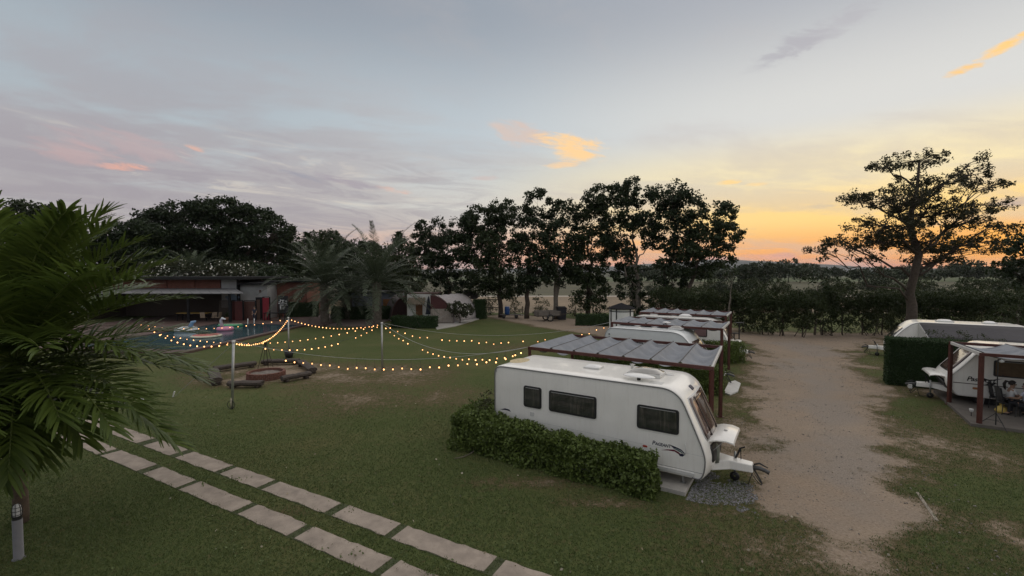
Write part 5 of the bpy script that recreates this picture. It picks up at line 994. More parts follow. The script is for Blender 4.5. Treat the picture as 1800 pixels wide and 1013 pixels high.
for k in range(14): hbox('screen_slat', hx(384, HY - 2) + k * .13, hx(384, HY - 2) + k * .13 + .07, HY - 2.05, HY - 2, .2, hz(528, HY - 2), M_wood)
blu = MB().prism([(hx(409) - hb.x + .75 * math.cos(t) * (1 + .2 * math.sin(5 * t)), hz(524) + .45 * math.sin(t) * (1 + .25 * math.cos(4 * t))) for t in np.linspace(0, 2 * math.pi, 24)[:-1]], -.108, -.102, 'y').build('painted_motif', mat('blue_grey_paint', (.16, .22, .30), .7), e)
# white annex with red screens
e2 = empty('annex', (hx(442), HY, 0), 0, 'small white flat-roofed annex behind the red panels', 'building'); hbE = Vector((hx(442), HY, 0))
def abox(name, xa, xb, ya, yb, za, zb, m, parent=e2, bevel=0): return MB().box(((xa + xb) / 2 - hbE.x, (ya + yb) / 2 - hbE.y, (za + zb) / 2), (xb - xa, yb - ya, zb - za)).build(name, m, parent, False, bevel)
az_ = hz(498); abox('wall', hx(419.5), hx(467), HY + .3, HY + 5, 0.1, az_ - .2, M_shadeplas); abox('roof', hx(418.5), hx(468.5), HY - .3, HY + 5.4, az_ - .19, az_ + .05, dk); abox('vent_plate', hx(453), hx(456.5), HY + .27, HY + .298, hz(515), hz(510), mat('rust_plate', (.10, .05, .04), .7)); abox('doorway', hx(447), hx(462), HY + .2, HY + .296, .1, hz(523), dk)
M_rpan = mat('dark_red_panel', (.09, .017, .014), .55, var=.2, scale=4); M_bpan = mat('brown_red_panel', (.10, .045, .035), .7, var=.2, scale=4); M_rdoor = mat('bright_red_door', (.22, .010, .022), .45)
def screen(name, label, a, b, py, Y, m, cat='screen wall'):
    X0, X1, zt = at(a, 550, Y).x, at(b, 550, Y).x, at(400, py, Y).z; e = empty(name, ((X0 + X1) / 2, Y, 0), 0, label, cat, 'coloured panels beside the pool'); w = X1 - X0
    MB().box((0, 0, (zt + .16) / 2), (w - .16, .1, zt - .18)).build('panel', m, e); 
    for s in (-1, 1): MB().box((s * (w / 2 - .04), 0, zt / 2 + .05), (.08, .14, zt)).build('frame_post', dk, e)
    MB().box((0, 0, zt + .08), (w - .161, .12, .07)).build('top_rail', dk, e)
screen('red_screen', 'dark red panel beside the pool house column', 407, 428, 529.5, 50.5, M_rpan); screen('brown_screen', 'reddish brown panel behind the standing swimmer', 428.5, 450, 530, 51, M_bpan); screen('brown_screen', 'narrow brown panel left of the bright red door', 450.5, 459, 527, 51.2, mat('brown_wood_panel', (.09, .05, .035), .7)); screen('red_door', 'bright red door right of the brown panels', 461, 475, 523.5, 51, M_rdoor, 'door')
# dark brick side building with white lettering board
e3 = empty('brick_shed', (at(490, 560, 55).x, 55, 0), 0, 'dark brick shed behind the white lettered board', 'building'); MB().box((0, 2, 2.2), (7, 4, 4.2)).build('wall', M_brk, e3); MB().box((0, 1.9, 4.4), (7.6, 5, .16)).build('roof', dk, e3)
sgp = Vector((at(498, 545, 51.5).x, 51.5, 0)); e = empty('signboard', sgp, 0, 'dark board with rough white painted characters beside the red door', 'sign'); MB().box((0, 0, 1.9), (1.15, .06, 1.9)).build('board', mat('board_black', (.02, .02, .022), .6), e)
for s in (-1, 1): MB().box((s * .5, .05, .5), (.08, .08, 1.0)).build('leg', dk, e)
wl = MB()
for (px, py, w, h) in ((489.5, 531, 3, 1.4), (489, 533.5, 4, 1.2), (491, 529, 1.3, 5), (495, 528, 6, 1.2), (495.5, 531, 1.4, 5), (493.5, 533, 3, 1.1), (498, 533, 3, 1.1), (501, 529.5, 3.5, 1.2), (502, 532, 1.3, 5.5), (500, 533.5, 2, 1), (497, 536.5, 14, 1.3), (491, 541, 1.4, 6), (493.5, 540, 4, 1.1), (494, 543, 4, 1.3), (497, 541.5, 1.2, 5), (499, 540, 3, 1)):
    wl.box(((px - 495.7) * 51.5 / F, -.035, at(498, py, 51.5).z), (w * 51.5 / F, .01, h * 51.5 / F))
wl.build('lettering', mat('white_paint', (.72, .72, .70), .7), e)
def table(name, label, px, py, Y, w, d, h, m, z=.16):
    p = at(px, py, Y); e = empty(name, (p.x, Y, z), 0, label, 'table'); MB().box((0, 0, h), (w, d, .06)).build('table_top', m, e)
    for sx in (-1, 1):
        for sy in (-1, 1): MB().box((sx * (w / 2 - .08), sy * (d / 2 - .08), h / 2 - .015), (.06, .06, h - .03)).build('leg', dk, e)
table('long_table', 'long table with yellow top under the pool house awning', 342, 560, 50.5, 3.4, 1.0, .85, mat('yellow_top', (.30, .19, .04), .6)); table('side_table', 'dark table in front of the white lettered board', 485, 560, 50.5, 2.4, .8, .85, dk)
def chair(label, p, rz, m, group, z=.0, s=1.0):
    e = empty('chair', (p[0], p[1], z), rz, label, 'chair', group); e.scale = (s, s, s)
    MB().box((0, 0, .43), (.5, .48, .05)).build('seat', m, e, False, .015); MB().box((-.25, 0, .74), (.05, .48, .56), M=Matrix.Rotation(-.16, 4, 'Y')).build('backrest', m, e, False, .015)
    for x in (-1, 1):
        for y in (-1, 1): MB().tube([(.22 * x, .23 * y, .42), (.25 * x, .26 * y, 0)], .014, 6).build('leg', M_black, e)
    for y in (-1, 1): MB().tube([(-.26, .27 * y, .64), (.22, .27 * y, .64), (.23, .25 * y, .43)], .016, 6).build('armrest', M_black, e)
for k, (px, lab) in enumerate(((358, 'pale chair left of three under the pool house awning'), (376, 'pale chair in the middle of three under the pool house awning'), (383, 'pale chair right of three under the pool house awning'))):
    p = at(px, 560, 49.6); chair(lab, (p.x, p.y), R(100 + 40 * k), mat('beige_weave', (.28, .22, .16), .8), 'chairs under the pool house awning', .16)
for k, (px, py) in enumerate(((389, 563), (399, 564))):
    p = gnd(px, py, .16); e = empty('flower_pot', p, 0, ('terracotta pot right of the awning chairs', 'terracotta pot beside the awning column')[k], 'plant pot', 'pots on the pool deck'); MB().lathe((0, 0, 0), [(0, 0), (.16, 0), (.24, .4), (.21, .4), (.15, .3), (0, .3)], 16).build('pot', mat('terracotta', (.25, .13, .08), .8), e, True); g = rng(k + 700); link('plant', leaf_mesh('plant', ell_points(g, 90, (0, 0, .6), (.3, .3, .3)), np.full(90, .16), g), L_bamboo, e)
# planting behind and around
for k, (a, b, th, h, lab) in enumerate(((gnd(690, 576), gnd(768, 576.5), 1.4, 1.15, 'low dark clipped hedge in front of the white-fronted tent'), (at(505, 560, 55), at(560, 560, 56), 2.2, 1.9, 'dark planting between the lettered board and the left date palm'), (at(585, 560, 52.5), at(690, 560, 53.5), 1.8, 1.5, 'dark planting between the date palms'))):
    hedge('dark_hedge', lab, [(a, b)], th, h, L_clip, .13, 260, 500 + k, 'low dark hedges beyond the lawn', .12)
hedge('dark_hedge', 'dark clipped hedge block right of the beige tent', [(at(838, 560, 53.5), at(850, 560, 54.5))], 1.2, 2.3, L_clip, .12, 300, 505, 'low dark hedges beyond the lawn', .1); hedge('dark_hedge', 'long low hedge in front of the round white hut', [(at(1012, 575, 47.5), at(1160, 575, 46))], 1.2, 1.15, L_clip, .13, 240, 506, 'low dark hedges beyond the lawn', .1)

# ------------------------------------------------------------------ tents
p0 = at(717, 560, 51.0); p1_ = at(758, 560, 50.4); e = empty('tent_house', ((p0.x + p1_.x) / 2, 50.7, 0), 0, 'white block-fronted glamping hut with wooden door and thatch hood', 'hut'); wtop = at(740, 517.5, 50.7).z; w = p1_.x - p0.x
MB().box((0, 1.6, wtop / 2), (w, 3.2, wtop)).build('wall', M_plaster, e); MB().box((.3, 1.9, wtop + .05), (w + .5, 3.4, .1)).build('roof', mat('brown_roof', (.09, .045, .04), .7), e)
dxp = at(737, 560, 50.7).x - (p0.x + p1_.x) / 2; dr = MB().box((dxp, -.03, 1.15), (.75, .05, 2.15)).build('door', M_door, e); MB().lathe((dxp + .28, -.06, 1.05), [(0, -.03), (.03, 0), (0, .03)], 8).build('handle', M_chrome, dr)
th = MB(); g = rng(600)
for k in range(420):
    x = dxp - 1.15 + 1.9 * g.random(); y = -.05 - .75 * g.random(); z = wtop - .25 - .5 * (-y) - .12 * g.random(); a = g.normal() * .25; th.bar((x, y, z), (x + .12 * math.sin(a), y - .3, z - .34 - .1 * g.random()), .035, .012)
th.build('thatch_hood', mat('thatch', (.30, .25, .19), .95, var=.3), e); MB().bar((dxp - 1.0, -.75, wtop - .55), (dxp - 1.0, -.02, wtop - 1.1), .05).bar((dxp + .6, -.75, wtop - .55), (dxp + .6, -.02, wtop - 1.1), .05).build('hood_bracket', M_wood, e)
def vault(name, label, base, wv, hgt, ax, mir, mroof, mend_top, mend_low, split=.52):
    e = empty(name, base, 0, label, 'tent', 'barrel tents of the glamping hut'); n = 14; arc = [(mir * wv * math.sin(t), .06 + (hgt - .06) * math.cos(t)) for t in np.linspace(0, math.pi / 2, n + 1)]; ax = Vector(ax); m_ = 8; V = []
    for j in range(m_ + 1):
        s = j / m_; sag = .03 * math.sin(s * math.pi * 4) ** 2
        V += [(x * (1 - sag * .5) + ax.x * s - mir * .0, ax.y * s - .05, z * (1 - sag)) for x, z in arc]
    o = MB().add(V, [(j * (n + 1) + i, j * (n + 1) + i + 1, (j + 1) * (n + 1) + i + 1, (j + 1) * (n + 1) + i) for j in range(m_) for i in range(n)]); r = link('canvas_roof', o.mesh('r'), mroof, e, smooth=True); r.modifiers.new('s', 'SOLIDIFY').thickness = .03
    zc = hgt * split; up_ = [p for p in arc if p[1] > zc]; lo_ = [p for p in arc if p[1] <= zc]; xs = np.interp(zc, [p[1] for p in arc][::-1], [p[0] for p in arc][::-1])
    MB().prism([(0, zc)] + up_ + [(xs, zc)], .0, .04, 'y').build('gable_top', mend_top, e); low = MB(); k = 9
    V = []; xm = mir * wv
    for i in range(k * 3 + 1):
        t = i / (k * 3); x = xm * t; zt = min(zc, np.interp(abs(x), [abs(p[0]) for p in arc], [p[1] for p in arc])); y = .02 + .05 * math.sin(t * k * 6.28); V += [(x, y, .06), (x, y, zt)]
    low.add(V, [(2 * i, 2 * i + 2, 2 * i + 3, 2 * i + 1) for i in range(k * 3)]); link('gable_curtain', low.mesh('c'), mend_low, e, smooth=True)
    MB().tube([(x * 1.01, -.04, z + .02) for x, z in arc], .035, 6).build('hoop', mat('brown_hoop', (.12, .05, .04), .6), e, True)
    MB().tube([(arc[n][0] * 1.01 + 0, 0, .05), (arc[n][0] * 1.01 + ax.x, ax.y, .05)], .05, 6).build('base_rail', M_lgrey, e, True)
    if mir > 0: MB().tube([(arc[9][0], -.06, arc[9][1] - .4), (.4, -1.2, .15)], .015, 5).build('guy_line', M_rope, e)
    return e
vb = at(759, 560, 50.2); vr = gnd(797, 568.5); wv = vr.x - vb.x
vault('barrel_tent', 'beige barrel tent with maroon gable right of the wooden door', (vb.x + .05, vr.y, 0), wv, at(759, 519.5, vr.y).z, (2.3, 5.0, 0), 1, mat('grey_canvas', (.44, .41, .41), .6, var=.15), mat('maroon_canvas', (.085, .028, .028), .8), mat('beige_canvas', (.36, .315, .275), .85, var=.15))
vl = at(716, 560, 51.2); vault('barrel_tent', 'dark maroon barrel tent left of the white-fronted hut', (vl.x - .05, 51.3, 0), 1.75, at(716, 521, 51.3).z, (-2.0, 4.6, 0), -1, mat('dark_canvas', (.045, .03, .03), .7), mat('dark_maroon', (.04, .016, .016), .8), mat('dark_maroon', (.04, .016, .016), .8))
db = MB().prism([tuple((gnd(a, b) - gnd(790, 575))[:2]) for a, b in ((765, 576), (770, 570), (800, 569), (838, 560.5), (842, 562), (800, 574.5), (768, 580))], .0, .07).build('tent_deck', M_conc, None, False, 0, tuple(gnd(790, 575))); tag(db, kind='structure')
up_ = at(753.5, 560, 49.6); e = empty('closed_parasol', (up_.x, 49.6, 0), 0, 'closed navy parasol standing before the white-fronted hut', 'parasol'); MB().tube([(0, 0, 0), (0, 0, 2.95)], .03, 8).build('pole', M_grey, e); MB().lathe((0, 0, 0), [(.05, .0), (.3, .0), (.28, .1), (.05, .12)], 14).build('foot', dk, e)
mb = MB(); N_ = 18; pr = [(.03, 2.9), (.1, 2.6), (.17, 1.9), (.24, 1.2), (.3, .95)]; V = [(r * (1 + .22 * (-1) ** k) * math.cos(6.283 * k / N_), r * (1 + .22 * (-1) ** k) * math.sin(6.283 * k / N_), z) for r, z in pr for k in range(N_)]; mb.add(V, [(i * N_ + k, i * N_ + (k + 1) % N_, (i + 1) * N_ + (k + 1) % N_, (i + 1) * N_ + k) for i in range(4) for k in range(N_)]).build('folded_canopy', M_navy, e)
# grey-blue hut behind the palms
gb_ = at(655, 560, 57); e = empty('blue_hut', (gb_.x, 57, 0), 0, 'bluish grey hut behind the stout date palm trunk', 'hut'); MB().box((0, 1.5, 1.5), (6.6, 3, 3)).build('wall', mat('blue_grey_wall', (.13, .15, .19), .8, var=.1), e); MB().box((0, 1.5, 3.08), (7.2, 3.8, .16)).build('roof', dk, e); MB().box((1.8, -.03, 1.1), (.9, .06, 2.1)).build('door', M_door, e)
# round hut, dish, carts
Yh = 40.0; yb = at(1092, 560, Yh); yb.z = 0; r_ = 20.5 * Yh / F / .92; e = empty('round_hut', yb, 0, 'round white hut with black bands and dark conical roof', 'hut'); zt = at(1092, 541.5, Yh).z
MB().lathe((0, 0, 0), [(r_ * .92, 0), (r_ * .92, zt)], 24).build('wall', M_plaster, e, True); MB().lathe((0, 0, 0), [(r_ * 1.08, zt - .06), (r_ * 1.1, zt), (r_ * .6, zt + .22), (.12, zt + .42), (0, zt + .45)], 24).build('roof', dk, e, False)
for z in (zt - .3, .5): MB().lathe((0, 0, z), [(r_ * .93, 0), (r_ * .945, .01), (r_ * .945, .06), (r_ * .93, .07)], 24).build('band', dk, e)
for a in (-2.2, -1.0, .2, 1.4, 2.6, 3.5): MB().box((r_ * .945 * math.cos(a), r_ * .945 * math.sin(a), zt / 2), (.06, .07, zt - .1), a).build('strut', dk, e)
dp = at(826, 560, 56); e = empty('satellite_dish', (dp.x, 56, 0), 0, 'dark mesh satellite dish on a post behind the beige tent', 'satellite dish'); MB().tube([(0, 0, 0), (0, 0, 2.5)], .05, 8).build('post', M_black, e)
mb = MB().lathe((0, 0, 0), [(.08, 0), (.4, .06), (.75, .2), (1.0, .38)], 22); Mx = Matrix.Rotation(R(28), 4, 'X') @ Matrix.Rotation(R(20), 4, 'Y'); mb.v = [tuple(Mx @ Vector(p) + Vector((0, 0, 2.5))) for p in mb.v]; q = mb.build('dish', mat('mesh_dish', (.07, .06, .055), .7, .3), e, True); MB().tube([Mx @ Vector((.5, 0, .1)) + Vector((0, 0, 2.5)), Mx @ Vector((0, 0, .75)) + Vector((0, 0, 2.5))], .02, 6).build('feed_arm', M_black, q)
fp = gnd(855, 555.5); e = empty('wooden_frame', fp, 0, 'dark open timber frame right of the hedge block by the tent', 'frame')
for x in (-1.6, 1.6): MB().box((x, 0, 1.0), (.1, .1, 2.0)).build('post', M_wood, e)
for z in (1.05, 2.06): MB().box((0, 0, z), (3.3, .09, .09)).build('rail', M_wood, e)
cp = gnd(893, 559.5); e = empty('barrel_cart', cp, 0, 'low dark flat cart under the blue barrel', 'cart'); MB().box((.3, 0, .42), (2.6, 1.1, .08)).build('bed', M_wood, e)
for x in (-.5, 1.0):
    for y in (-.5, .5):
        mb = MB().lathe((0, 0, 0), [(.04, -.05), (.2, -.05), (.22, 0), (.2, .05), (.04, .05)], 14); mb.v = [(x + p[0], y + p[2], .22 + p[1]) for p in mb.v]; mb.build('wheel', M_black, e, True)
MB().bar((1.6, 0, .42), (2.4, 0, .3), .05).build('handle', M_steel, e)
e = empty('blue_barrel', cp + Vector((-.1, 0, .46)), 0, 'blue plastic barrel standing on the low cart', 'barrel'); M_blue = mat('blue_plastic', (.015, .07, .24), .4); MB().lathe((0, 0, 0), [(0, 0), (.27, 0), (.29, .05), (.31, .4), (.31, .6), (.29, .9), (.27, .95), (0, .95)], 20).build('drum', M_blue, e, True)
for z in (.28, .62): MB().lathe((0, 0, z), [(.3, 0), (.33, .02), (.33, .05), (.3, .07)], 20).build('hoop', M_blue, e, True)
hc = gnd(962, 564.5); e = empty('hand_cart', hc, R(14), 'old wooden hand cart with grey side boards under the trees', 'cart'); bw = mat('pale_grey_board', (.17, .15, .13), .85, var=.2, scale=3)
MB().box((0, 0, .62), (2.8, 1.3, .08)).build('bed', M_wood, e)
for y in (-.65, .65):
    for k in range(2): MB().box((0, y, .78 + k * .27), (2.7, .04, .23)).build('side_board', bw, e)
    for x in (-1.3, 0, 1.3): MB().box((x, y * 1.06, .85), (.07, .05, .6)).build('stake', M_wood, e)
    mb = MB().lathe((0, 0, 0), [(.3, -.05), (.38, -.05), (.42, 0), (.38, .05), (.3, .05)], 20); mb.v = [(p[0] + .1, y * 1.25 + p[2], .42 + p[1]) for p in mb.v]; wq = mb.build('wheel', M_black, e, True)
    for a in range(5): MB().bar((.1, y * 1.25, .42), (.1 + .33 * math.cos(a * 1.256), y * 1.25, .42 + .33 * math.sin(a * 1.256)), .035).build('spoke', M_steel, wq)
for x in (-1.38, 1.38): MB().box((x, 0, .9), (.04, 1.28, .45)).build('end_board', bw, e)
for y in (-.3, .3): MB().bar((1.4, y, .62), (2.6, y, .85), .05).build('shaft', M_wood, e)
bp_ = gnd(987, 562); e = empty('dark_bin', bp_, R(8), 'tall dark bin beside the twin-stemmed tree', 'bin'); MB().add([(-.42, -.4, 0), (.42, -.4, 0), (.42, .4, 0), (-.42, .4, 0), (-.5, -.48, 1.3), (.5, -.48, 1.3), (.5, .48, 1.45), (-.5, .48, 1.45)], [(3, 2, 1, 0), (4, 5, 6, 7), (0, 1, 5, 4), (1, 2, 6, 5), (2, 3, 7, 6), (3, 0, 4, 7)]).build('container', mat('dark_blue_bin', (.018, .02, .028), .5), e, False, .03); q = MB().box((0, 0, 1.41), (1.1, 1.08, .05), M=Matrix.Rotation(.15, 4, 'X')).build('lid', dk, e)
for k, (x, y, zt_, lab) in enumerate(((1290, 606, 586, 'flat-topped dark post nearer the middle canopy'), (1299, 604, 567.5, 'taller flat-topped dark post beside the farthest canopy'))):
    b = gnd(x, y); z = at(x, zt_, b.y).z; e = empty('lamp_post', b, 0, lab, 'post', 'flat-topped posts by the drive'); MB().tube([(0, 0, 0), (0, 0, z)], .05, 8).build('shaft', M_black, e); MB().box((0, 0, z), (.62, .4, .05)).build('flat_head', M_black, e); MB().box((0, 0, .02), (.25, .25, .04)).build('foot', M_black, e)
# field-edge fence
g = rng(800); fe = empty('wire_fence', (-3, 57.5, 0), 0, 'thin post and wire fence between the trees and the stubble field', 'fence')
for k in range(24): MB().box((k * 2.2 + g.normal() * .1, g.normal() * .05, .6), (.09, .09, 1.25)).build('post', M_pbark, fe)
for z in (.4, .75, 1.1): MB().tube([(0, -.06, z), (25, -.06, z - .02), (50.6, -.06, z)], .012, 4).build('wire', M_rope, fe)

# ------------------------------------------------------------------ people and their things on the right terrace
def skin_mesh(name, chains, m, parent, sub=2):
    me = bpy.data.meshes.new(name); V = []; E = []; Rr = []
    idx = {}
    def vid(k, p, r):
        if k in idx: return idx[k]
        idx[k] = len(V); V.append(p); Rr.append(r); return idx[k]
    for ch in chains:
        ids = [vid(k, p, r) for k, p, r in ch]; E += list(zip(ids, ids[1:]))
    me.from_pydata(V, E, []); o = bpy.data.objects.new(name, me); COL.objects.link(o); o.modifiers.new('k', 'SKIN'); s = o.modifiers.new('s', 'SUBSURF'); s.levels = s.render_levels = sub
    for i, r in enumerate(Rr): rr = r if isinstance(r, tuple) else (r, r); me.skin_vertices[0].data[i].radius = rr
    me.skin_vertices[0].data[0].use_root = True
    dg = bpy.context.evaluated_depsgraph_get(); m2 = bpy.data.meshes.new_from_object(o.evaluated_get(dg)); bpy.data.objects.remove(o); m2.materials.clear(); return link(name, m2, m, parent, smooth=True)
M_skin = mat('skin', (.36, .22, .15), .55, var=.06); M_hair = mat('dark_hair', (.015, .011, .009), .5, var=.3, scale=30, bump=.5, bscale=90); M_shirt = mat('white_shirt', (.72, .72, .72), .8, var=.05); M_trous = mat('dark_trousers', (.03, .03, .035), .8)
def person(label, loc, rz, sit, shirt, trous, group=None, ponytail=False, lean=.0, armf=.35, bare=False):
    e = empty('person', loc, rz, label, 'person', group); hp = .47 if sit else .92      # faces +x
    P = lambda x, y, z: (x, y, z)
    sh = hp + .5; hx_ = lean
    if sit: legs = lambda s: [('hip', P(0, 0, hp), .13), (f'h{s}', P(.04, s * .1, hp), .085), (f'k{s}', P(.44, s * .12, hp + .03), .06), (f'a{s}', P(.46, s * .12, .09), .04), (f't{s}', P(.6, s * .13, .04), .035)]
    else: legs = lambda s: [('hip', P(0, 0, hp), .13), (f'h{s}', P(0, s * .1, hp - .05), .085), (f'k{s}', P(.03, s * .11, .5), .058), (f'a{s}', P(0, s * .11, .09), .04), (f't{s}', P(.15, s * .13, .04), .035)]
    arms = lambda s: [('chest', P(hx_ * .8, 0, sh - .08), (.13, .11)), (f's{s}', P(hx_, s * .17, sh), .052), (f'e{s}', P(hx_ + armf * .35, s * .22, sh - .26), .04), (f'w{s}', P(hx_ + armf, s * .17, sh - .28 if sit else sh - .48), .028), (f'p{s}', P(hx_ + armf + .06, s * .16, sh - .29 if sit else sh - .54), (.035, .02))]
    fingers = []
    for s in (-1, 1):
        pw = arms(s)[-1][1]
        for f in range(4): fingers.append([(f'p{s}', pw, .03), (f'f{s}{f}a', P(pw[0] + .05, pw[1] + (f - 1.5) * .02, pw[2] - .012), .009), (f'f{s}{f}b', P(pw[0] + .085 - abs(f - 1.4) * .008, pw[1] + (f - 1.5) * .022, pw[2] - .035), .008)])
        fingers.append([(f'p{s}', pw, .03), (f'th{s}a', P(pw[0] + .02, pw[1] - s * .045, pw[2] + .0), .010), (f'th{s}b', P(pw[0] + .05, pw[1] - s * .055, pw[2] - .015), .009)])
    neck = [('chest', P(hx_ * .8, 0, sh - .08), (.13, .11)), ('nk', P(hx_, 0, sh + .07), .05), ('hd', P(hx_ + .02, 0, sh + .17), (.075, .085)), ('tp', P(hx_ + .02, 0, sh + .27), (.07, .08))]
    b = skin_mesh('body', [[('hip', P(0, 0, hp), .13), ('ws', P(hx_ * .4, 0, hp + .2), (.12, .1)), ('chest', P(hx_ * .8, 0, sh - .08), (.13, .11))], legs(-1), legs(1), arms(-1), arms(1), neck] + fingers, M_skin, e)
    fc = MB().lathe((0, 0, 0), [(0, -.03), (.012, -.02), (.018, 0), (.01, .02), (0, .03)], 8); fc.v = [(hx_ + .115 + p[0], p[1], sh + .185 + p[2]) for p in fc.v]; fc.build('nose', M_skin, b, True)
    for s in (-1, 1): MB().lathe((hx_ + .095, s * .035, sh + .215), [(0, -.009), (.014, 0), (0, .009)], 8).build('eye', M_black, b, True); MB().lathe((hx_ + .01, s * .09, sh + .19), [(0, -.03), (.018, 0), (0, .03)], 8).build('ear', M_skin, b, True)
    MB().box((hx_ + .1, 0, sh + .135), (.02, .05, .01)).build('mouth', mat('lip', (.25, .09, .08), .5), b)
    hr = MB(); n1, n2 = 8, 14; V = []
    for i in range(n1 + 1):
        t = i / n1 * 1.9
        for j in range(n2): a = 2 * math.pi * j / n2; lim = t * (.62 if math.cos(a) > .3 else 1.0); V.append((hx_ + .005 + .115 * math.sin(lim) * math.cos(a), .1 * math.sin(lim) * math.sin(a), sh + .215 + .13 * math.cos(lim)))
    hr.add(V, [(i * n2 + j, i * n2 + (j + 1) % n2, (i + 1) * n2 + (j + 1) % n2, (i + 1) * n2 + j) for i in range(n1) for j in range(n2)]).build('hair', M_hair, e, True)
    if ponytail: MB().tube([(hx_ - .09, 0, sh + .28), (hx_ - .17, 0, sh + .3), (hx_ - .22, 0, sh + .2), (hx_ - .2, .01, sh + .05), (hx_ - .18, .01, sh - .04)], [.025, .045, .05, .04, .012], 9).build('ponytail', M_hair, e, True)
    k = 1.14; sc = lambda ch: [(a, p, tuple(q * k for q in r) if isinstance(r, tuple) else r * k) for a, p, r in ch]
    if not bare: skin_mesh('shirt', [sc([('hip', P(0, 0, hp + .04), .125), ('ws', P(hx_ * .4, 0, hp + .2), (.125, .105)), ('chest', P(hx_ * .8, 0, sh - .08), (.135, .115)), ('col', P(hx_ * .95, 0, sh + .02), .06)])] + [sc(arms(s)[:2] + [(f'e{s}', tuple(np.array(arms(s)[1][1]) * .35 + np.array(arms(s)[2][1]) * .65), .05)]) for s in (-1, 1)], shirt, e)
    skin_mesh('trousers', [sc(legs(s)[:-1] if not bare else legs(s)[:3]) for s in (-1, 1)], trous, e); skin_mesh('shoes', [[(f'x{s}', P(legs(s)[3][1][0] - .03, legs(s)[3][1][1], .045), .045), (f't{s}', P(legs(s)[4][1][0] + .06, legs(s)[4][1][1], .035), .032)] for s in (-1,)], M_black, e); skin_mesh('shoes', [[(f'x{s}', P(legs(s)[3][1][0] - .03, legs(s)[3][1][1], .045), .045), (f't{s}', P(legs(s)[4][1][0] + .06, legs(s)[4][1][1], .035), .032)] for s in (1,)], M_black, e)
    return e
TZ = .12
def onter(px, py, z=TZ): return gnd(px, py, z)
wp = onter(1772, 728); person('seated woman in white shirt with dark ponytail facing right at the table', (wp.x, wp.y, TZ), YAW + .1, True, M_shirt, M_trous, 'people on the right terrace', True, .08)
CG2 = 'black folding chairs on the terrace'
chair('black folding chair under the seated woman', (wp.x - ex.x * .02, wp.y - ex.y * .02), YAW + .1, M_black, CG2, TZ)
wp2 = onter(1806, 735); person('person with dark hair in pale top cut by the right edge', (wp2.x, wp2.y, TZ), YAW + 2.6, True, mat('pale_blue_shirt', (.5, .52, .6), .8), M_trous, 'people on the right terrace', False, .05); chair('black folding chair under the person at the right edge', (wp2.x, wp2.y), YAW + 2.6, M_black, CG2, TZ)
cc = onter(1757, 718); chair('empty black folding chair left of the seated woman', (cc.x, cc.y), YAW - .5, M_black, CG2, TZ)
cc = onter(1722, 703); chair('black folding chair against the caravan behind the front canopy post', (cc.x, cc.y), YAW + 1.8, M_black, CG2, TZ)
bg_ = onter(1733, 709); e = empty('black_crate', bg_, YAW, 'low black storage box on the terrace against the caravan', 'box'); MB().box((0, 0, .26), (.75, .45, .52)).build('box_body', M_black, e, False, .04); MB().box((0, 0, .535), (.79, .49, .05)).build('lid', mat('black_lid', (.03, .03, .03), .5), e, False, .015)
yl = onter(1761, 726); e = empty('yellow_bag', yl, 0, 'small crumpled yellow bag on the terrace floor by the chairs', 'bag'); V = []; g = rng(12)
mb = MB().lathe((0, 0, 0), [(0, .0), (.17, 0), (.2, .1), (.14, .22), (.05, .28), (.08, .36), (0, .34)], 12); mb.v = [(p[0] + g.normal() * .015, p[1] + g.normal() * .015, p[2]) for p in mb.v]; mb.build('sack', mat('yellow_cloth', (.55, .40, .10), .7), e, True); MB().tube([(-.05, 0, .3), (0, 0, .45), (.05, 0, .3)], .012, 5).build('handle', mat('yellow_cloth', (.5, .4, .1), .7), e)
tp_ = gnd(1750, 753); e = empty('lamp_tripod', tp_, 0, 'tall thin black tripod stand with small white lamp in front of the terrace', 'tripod stand'); hh = at(1750, 632, tp_.y).z
MB().tube([(0, 0, .1), (0, 0, hh)], .017, 8).build('mast', M_black, e); MB().tube([(-.0, 0, hh), (.08, 0, hh)], .015, 6).build('head_clamp', M_black, e)
for a in (.3, 2.4, 4.5): MB().tube([(0, 0, .55), (.5 * math.cos(a), .5 * math.sin(a), .0)], .012, 6).build('leg', M_black, e); MB().tube([(0, 0, .28), (.26 * math.cos(a), .26 * math.sin(a), .27)], .008, 5).build('brace', M_black, e)
lm = MB().lathe((0, 0, 0), [(0, -.07), (.05, -.05), (.065, 0), (.05, .06), (0, .08)], 12); lm.v = [(p[2] + .12, p[1], p[0] + hh - .06) for p in lm.v]; lm.build('lamp', M_white2, e, True)
sp_ = gnd(1707, 737); e = empty('garden_spike_light', sp_, 0, 'small pale spike light at the terrace edge between the posts', 'light'); MB().tube([(0, 0, 0), (0, 0, .28)], .015, 6).build('spike', M_black, e); MB().lathe((0, 0, .28), [(.04, 0), (.07, .08), (.06, .12), (0, .13)], 12).build('head', M_lgrey, e, True)
sw_ = gnd(448, 567.5, .16); person('bare-chested person in dark shorts standing by the far pool edge', (sw_.x, sw_.y, .16), R(-90), False, M_navy, M_navy, None, False, .02, .1, False)['label'] = 'person in dark blue clothes standing by the far pool edge'
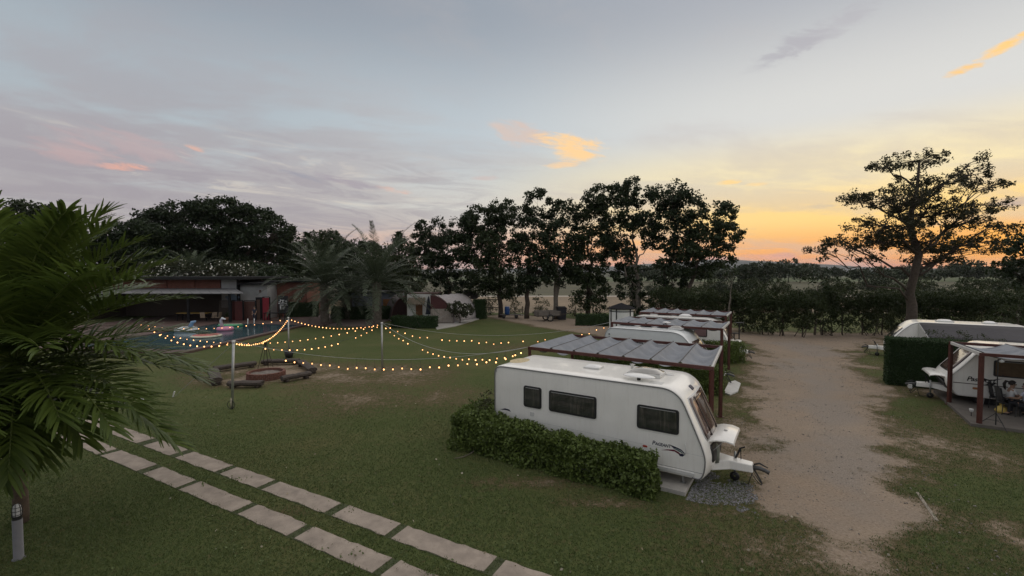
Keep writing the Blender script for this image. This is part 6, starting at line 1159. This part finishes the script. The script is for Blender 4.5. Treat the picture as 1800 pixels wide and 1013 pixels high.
# ------------------------------------------------------------------ litter of small leaves on the lawn
g = rng(900); n = 220; y = 7.5 + 16 * g.random(n); x = (g.random(n) * 2 - 1) * y * .9; C = np.stack([x, y, np.full(n, .05)], 1)
tag(link('fallen_leaves', leaf_mesh('fallen_leaves', C, np.full(n, .06), g, .7, 0), leafmat('fallen_leaf', (.25, .2, .12), (.5, .46, .38), trans=0)), 'small dry leaves scattered over the lawn', 'leaves', kind='stuff')
q = [gnd(799, 809), gnd(815, 806), gnd(828, 800), gnd(836, 795)]; e = empty('fallen_stick', q[0], 0, 'thin fallen stick lying on the lawn before the near hedge', 'stick'); MB().tube([p - q[0] + Vector((0, 0, .05)) for p in q], [.012, .016, .014, .006], 6).build('twig', M_pbark, e, True); MB().tube([q[2] - q[0] + Vector((0, 0, .05)), q[2] - q[0] + Vector((.12, .18, .12))], [.009, .004], 5).build('side_twig', M_pbark, e)

g = rng(950); n = 170; y = 7.6 + 9 * g.random(n) ** 1.3; x = (g.random(n) * 2 - 1) * y * .95; ok = (dirtmap(x, y) < .3) & (fbm(x, y, 2.5, 95) > .5)
lq = (x - O1[0]) * math.cos(YAW) + (y - O1[1]) * math.sin(YAW); wq_ = -(x - O1[0]) * math.sin(YAW) + (y - O1[1]) * math.cos(YAW); ok &= ~((lq > -1.5) & (lq < 6.5) & (wq_ > -1.2) & (wq_ < 2.6)); x, y = x[ok], y[ok]
C = np.repeat(np.stack([x, y, np.full(len(x), .045)], 1), 16, 0); C = C + g.normal(size=C.shape) * np.array([.10, .10, .012])
tag(link('lawn_weeds', leaf_mesh('lawn_weeds', C, np.full(len(C), .055), g, .6, -.6), leafmat('weed_leaf', (.08, .12, .04), (.17, .20, .08), trans=.2)), 'small weeds sprouting in patches of the near lawn', 'weeds', kind='stuff')
# ------------------------------------------------------------------ evening haze over the fields
hzb = MB().box((200, 4500, 65), (13000, 9900, 140)).build('haze', None); hm = bpy.data.materials.new('haze'); hm.use_nodes = True; hm.node_tree.nodes.clear()
pv_ = hm.node_tree.nodes.new('ShaderNodeVolumePrincipled'); pv_.inputs['Color'].default_value = (.92, .95, 1, 1); pv_.inputs['Density'].default_value = .00005; pv_.inputs['Anisotropy'].default_value = .2
ho = hm.node_tree.nodes.new('ShaderNodeOutputMaterial'); hm.node_tree.links.new(pv_.outputs[0], ho.inputs['Volume']); hzb.data.materials.append(hm); tag(hzb, 'thin evening haze over the whole campsite and fields', 'haze', kind='stuff')
